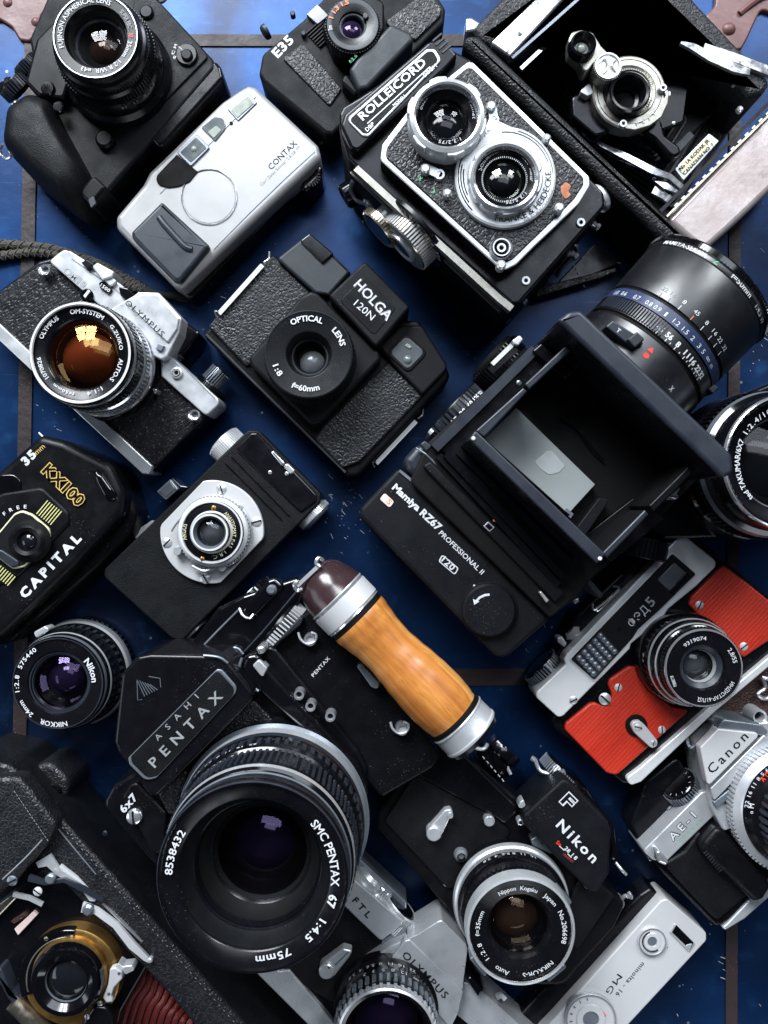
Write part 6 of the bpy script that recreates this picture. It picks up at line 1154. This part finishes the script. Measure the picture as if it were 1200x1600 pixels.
l.rings(u, v, z, [(0.01, 140), (40, 140, 'black_matte'), (50, 170), (54, 180, 'black_paint'), (58, 186, 'black_gloss'), (62, 186, 'black_paint'), (64, 182, 'satin'), (66, 176, 'black_paint'), (76, 160, 'black_paint'), (78, 150, 'black_paint'), (86, 146, 'black_paint'), (92, 134, 'black_paint'), (94, 130, 'black_paint'), (97, 128, 'satin'), (106, 122, 'satin'), (107, 104, 'satin'), (102, 100, 'satin_dark'), (108, 92, 'satin_dark')], 96)
l.teeth(u, v, z, 105, 109, 104, 122, 90, 'satin', 0.5); l.teeth(u, v, z, 76, 80, 152, 172, 40, 'slate', 0.5)
q = l.sub('lettering'); cC = (1256, 1274); q.arc('22 16 11 8 5.6', cC, 137, 89, 172, 128, 5.5, 'white_ink', 0.01); q.arc('A', cC, 143, 82, 141, 136, 8, 'red_ink', 0.03); q.arc('O', cC, 143, 82, 134, 130, 8, 'red_ink', 0.03); q.arc('M', cC, 145, 80, 172, 167, 8, 'white_ink', 0.02); q.arc('o', cC, 145, 80, 178, 175, 6, 'white_ink', 0.02)
q = l.sub('glass'); q.cap(u, v, z, 50, 168, 14, 'glass_clear')

# ================================================================ tiny silver camera
T = Thing('subminiature_camera', 'slim satin silver pocket camera with upside-down lettering, at the bottom right', 'camera', 990, 1510, 45, CAMS)
b = T.part('body'); b.poly([(1032, 1408), (1042, 1404), (1104, 1458), (1104, 1470), (900, 1690), (820, 1640), (868, 1590)], 6, 62, 'champagne', [6, 6, 8, 8, 6, 6, 4], 4, 4)
b = T.part('back_shell'); b.poly([(1000, 1398), (1018, 1386), (1034, 1402), (864, 1592), (800, 1660), (796, 1600)], 0, 40, 'black_paint', 8, 6, 4)
w = T.part('window'); w.poly([(1055, 1443), (1086, 1474), (1077, 1488), (1047, 1457)], 60, 65, 'satin', 1.5, 1); w.poly([(1057, 1445.5), (1084, 1473), (1078, 1484), (1050, 1457)], 64, 65.5, 'black_gloss', 1, 0.5); w.poly([(1074, 1476), (1082, 1474), (1078, 1484), (1071, 1478)], 65, 66, 'satin', 1, 0.5)
d = T.part('lens_dial'); d.rings(1019, 1471, 66, [(0.01, 66), (7, 66, 'satin_dark'), (8, 67.5, 'satin'), (13, 67.5, 'champagne'), (14, 66.5, 'satin'), (19, 66.5, 'champagne'), (20, 68, 'satin'), (21.5, 68, 'chrome'), (23, 60, 'satin')], 60)
c = T.L(1019, 1471, 67); d.tube([(c[0]+14.5*cos(radians(a)), c[1]+14.5*sin(radians(a)), 68) for a in np.linspace(60, 260, 20)], 0.9, 'black_gloss', 6, smooth=False)
d = T.part('exposure_dial'); d.rings(923, 1592, 68, [(0.01, 68), (12, 68, 'satin_dark'), (13, 70, 'satin'), (22, 70, 'champagne'), (23, 68, 'satin'), (36, 68, 'champagne'), (37, 70, 'satin'), (38.5, 70, 'chrome'), (39.5, 56, 'satin')], 80); d.teeth(923, 1592, 68, 39, 40.5, 58, 68, 80, 'satin')
d.bar([(940, 1580, 69.5), (946, 1588, 69.5)], 3, 0.6, 'red_ink')
for i in range(8): a = radians(100+i*22); d.bar([(923+29*cos(a), 1592-29*sin(a), 69), (923+33*cos(a), 1592-33*sin(a), 69)], 1, 0.5, 'dark_ink')
q = T.part('lettering'); q.text('minolta - 16', (1003, 1503), (961, 1553), 62, 6.5, 'dark_ink', 0.005); q.text('M', (965, 1521), (956, 1534), 62, 9, 'dark_ink', -0.008); q.text('G', (953, 1538), (946, 1549), 62, 9, 'dark_ink', -0.004)
q.text('.', (1042, 1480), (1042.5, 1481), 62, 8, 'dark_ink', 0.02)
for u, v in ((966, 1465), (920, 1506)):
    k = T.part('side_button'); k.side(u+6, v+8, 30, (0.1, 1, 0)); k.lathe((0, 0), [(0.01, 10), (6, 10), (8, 6), (8, 0)], 24, 'satin_dark'); k.X = None
k = T.part('side_button'); k.wire([(1004, 1410, 30), (1012, 1402, 32), (1018, 1398, 30)], 1.8, 'satin_dark'); k.wire([(860, 1590, 30), (866, 1580, 30)], 2, 'satin_dark')

# ================================================================ brown strap between the red and silver cameras
T = Thing('leather_strap', 'dark brown leather strap with a steel buckle between the red camera and the silver one', 'strap', 1160, 1090, 0)
p = T.part('band'); p.poly([(1116, 1128), (1130, 1092), (1166, 1046), (1260, 1030), (1260, 1100), (1190, 1130), (1150, 1134)], 0, 36, 'brown_leather', 10, 5, 4)
p = T.part('buckle'); p.wire([(1190, 1058, 44), (1206, 1064, 46), (1214, 1080, 46), (1196, 1092, 46), (1184, 1084, 46), (1196, 1074, 44), (1190, 1058, 44)], 3, 'chrome', sub=3)

# ================================================================ old folding camera, bottom left
T = Thing('brass_folding_camera', 'old folding camera in worn black leather with red bellows and a brass shutter', 'camera', 120, 1480, -45, CAMS)
b = T.part('body')
b.poly([(-60, 1180), (14, 1196), (44, 1222), (240, 1440), (380, 1600), (470, 1700), (420, 1740), (250, 1540), (60, 1340), (-60, 1400)], 0, 128, 'leather', [10, 20, 14, 10, 10, 10, 10, 10, 10, 10], 6, 5, side='leather_fine')
b.poly([(-60, 1216), (30, 1214), (90, 1290), (74, 1320), (24, 1378), (-60, 1440)], 120, 150, 'leather', 16, 8, 5)
b.wire([(36, 1226, 128), (56, 1250, 129), (100, 1306, 129), (150, 1366, 128)], 1.1, 'satin_dark', 5); b.wire([(66, 1312, 150), (40, 1340, 150), (4, 1374, 150)], 1.0, 'grey_ink', 5)
k = T.part('stitching')
for i in range(16): k.wire([(22+i*3.4, 1236+i*5, 150.6), (24+i*3.4, 1239+i*5, 150.6)], 0.45, 'grey_ink', 4)
for i in range(40): k.wire([(90+i*7.4, 1284+i*8.4, 128.8), (92+i*7.4, 1286+i*8.4, 128.8)], 0.45, 'grey_ink', 4)
k = T.part('snap_button'); k.poly([(40, 1200), (80, 1190), (110, 1222), (104, 1250), (76, 1262), (50, 1240)], 0, 80, 'leather', 20, 8, 5); k.rings(76, 1243, 90, [(0.01, 88), (12, 88, 'black_gloss'), (15, 90, 'black_gloss'), (17, 86, 'black_gloss'), (18, 76, 'black_paint')], 40)
k.wire([(60, 1240, 90), (64, 1252, 90), (76, 1259, 90)], 0.9, 'satin_dark')
c_ = T.part('bed'); c_.poly([(-60, 1420), (30, 1340), (70, 1330), (240, 1480), (420, 1700), (-60, 1800)], 0, 20, 'black_paint', 6, 2)
bl = T.part('bellows')
for i in range(13):
    t = i/12.0; x0 = 196+t*136; y0 = 1552+t*16
    pts = [(228+i*9, 1502+i*10, 60-i*1.5), (222+i*8.5, 1534+i*7, 74-i*1.5), (205+i*10, 1560+i*4.5, 78-i*1.5), (190+i*11, 1604+i*3, 62-i*1.5), (170+i*11, 1660+i*3, 60-i*1.5)]
    bl.wire(pts, 5.6, 'red_bellows', 8, sub=5)
bl.poly([(190, 1560), (226, 1500), (330, 1590), (380, 1700), (160, 1700)], 20, 52, 'red_bellows', 6, 3)
s = T.part('lens_standard'); s.poly([(24, 1390), (70, 1350), (150, 1370), (236, 1500), (190, 1580), (170, 1660), (-40, 1680), (-40, 1460)], 40, 100, 'black_paint', 10, 4, 4)
s.poly([(-40, 1440), (20, 1395), (26, 1404), (-30, 1462)], 90, 112, 'nickel', 3, 3); s.poly([(22, 1452), (52, 1424), (58, 1430), (28, 1462)], 98, 106, 'pink_plate', 1, 1); s.poly([(16, 1440), (40, 1424), (44, 1430), (22, 1444)], 98, 108, 'brown_leather', 1, 1)
sh = T.part('shutter'); u, v, z = 108, 1532, 128
sh.rings(u, v, z, [(0.01, 120), (52, 120, 'black_gloss'), (54, 122, 'brass'), (72, 122, 'brass'), (76, 120, 'brass'), (78, 98, 'brass')], 80)
cc = T.L(u, v, z); kk = (D-z)/D
# black enamel horseshoe covering the left part of the brass ring
def ringseg(m, r0, r1, a0, a1, z0, z1, mt, n=28):
    A = [(u+r1*cos(radians(a)), v-r1*sin(radians(a))) for a in np.linspace(a0, a1, n)]+[(u+r0*cos(radians(a)), v-r0*sin(radians(a))) for a in np.linspace(a1, a0, n)]
    m.poly(A, z0, z1, mt, 0, 0.6, 1)
ringseg(sh, 56, 78.5, 84, 200, 112, 125, 'black_gloss'); ringseg(sh, 66, 68, 86, 196, 124, 126.4, 'aged_silver')
for a, b_, r_ in ((72, 1467, 3.4), (112, 1465, 3.8), (144, 1483, 5)): T.screw(a, b_, 125, r_, 'aged_silver')
l = T.part('lens'); l.rings(100, 1538, 150, [(0.01, 134), (30, 134, 'black_matte'), (32, 140, 'black_paint'), (33, 143, 'satin_dark'), (35, 143, 'black_gloss'), (44, 149, 'black_gloss'), (52, 148, 'black_gloss'), (56, 142, 'black_gloss'), (57, 134, 'black_gloss'), (60, 130, 'brass'), (60, 118, 'brass')], 72)
q = l.sub('glass'); q.cap(100, 1540, 150, 32, 136, 8, 'core_dark')
k = T.part('lever'); k.poly([(171, 1514), (180, 1511), (190, 1518), (191, 1530), (178, 1544), (174, 1556), (178, 1566), (166, 1568), (160, 1560), (168, 1540), (170, 1526)], 124, 134, 'champagne', 4, 2.5); T.screw(186, 1521, 134, 2.6, 'satin_dark'); T.screw(170, 1553, 134, 2.6, 'satin_dark'); T.screw(156, 1568, 132, 4, 'satin'); T.screw(136, 1589, 132, 4, 'satin')
k = T.part('pointer'); k.poly([(180, 1502), (192, 1510), (206, 1508), (211, 1516), (196, 1524), (188, 1516)], 110, 128, 'satin', 3, 2)
k = T.part('pivot_plate'); k.poly([(146, 1572), (166, 1574), (178, 1590), (174, 1640), (120, 1640), (130, 1596)], 112, 132, 'black_paint', 8, 4)
st = T.part('strut'); st.bar([(20, 1398, 134), (46, 1404, 136), (66, 1414, 136)], 6, 4, 'satin')
st = T.part('strut'); st.bar([(58, 1352, 134), (76, 1344, 136), (92, 1364, 136), (124, 1382, 134), (150, 1406, 132)], [8, 18, 9, 6, 4], 4, 'satin')
st = T.part('strut'); st.bar([(44, 1372, 140), (70, 1380, 142), (100, 1376, 142), (130, 1390, 140), (160, 1408, 138)], [9, 6, 5, 7, 4], 5, 'slate'); st.disc(77, 1375, 140, 147, 8, 'satin_dark', 2, 24); T.screw(59, 1393, 142, 7, 'champagne', 10)
st = T.part('strut'); st.bar([(94, 1352, 132), (118, 1372, 132), (144, 1404, 132), (148, 1404, 132)], [4, 6, 10, 8], 3, 'champagne')
st = T.part('strut'); st.bar([(128, 1418, 134), (150, 1424, 136), (180, 1446, 136), (206, 1478, 136), (228, 1498, 134), (234, 1504, 132)], [14, 9, 9, 11, 8, 3], 5, 'champagne'); st.disc(136, 1424, 134, 142, 9, 'satin_dark', 3, 24)
st = T.part('strut'); st.bar([(160, 1412, 130), (190, 1440, 132), (222, 1472, 130)], [2, 4, 2], 3, 'chrome'); st.disc(234, 1502, 128, 136, 4, 'satin', 1.5, 16)
k = T.part('focus_track'); k.poly([(0, 1510), (16, 1552), (40, 1566), (26, 1580), (10, 1560), (-10, 1520)], 90, 124, 'slate', 4, 4); k.wire([(22, 1564, 120), (50, 1592, 118), (80, 1620, 112)], 13, 'nickel', 14)
k = T.part('slide_screw'); 
T.screw(19, 1376, 150, 8, 'satin_dark', 70)
for m_ in ALL: m_.build()
for o_ in list(bpy.data.objects):
    if o_.name.startswith('t.') or o_.name == 't': bpy.data.objects.remove(o_)
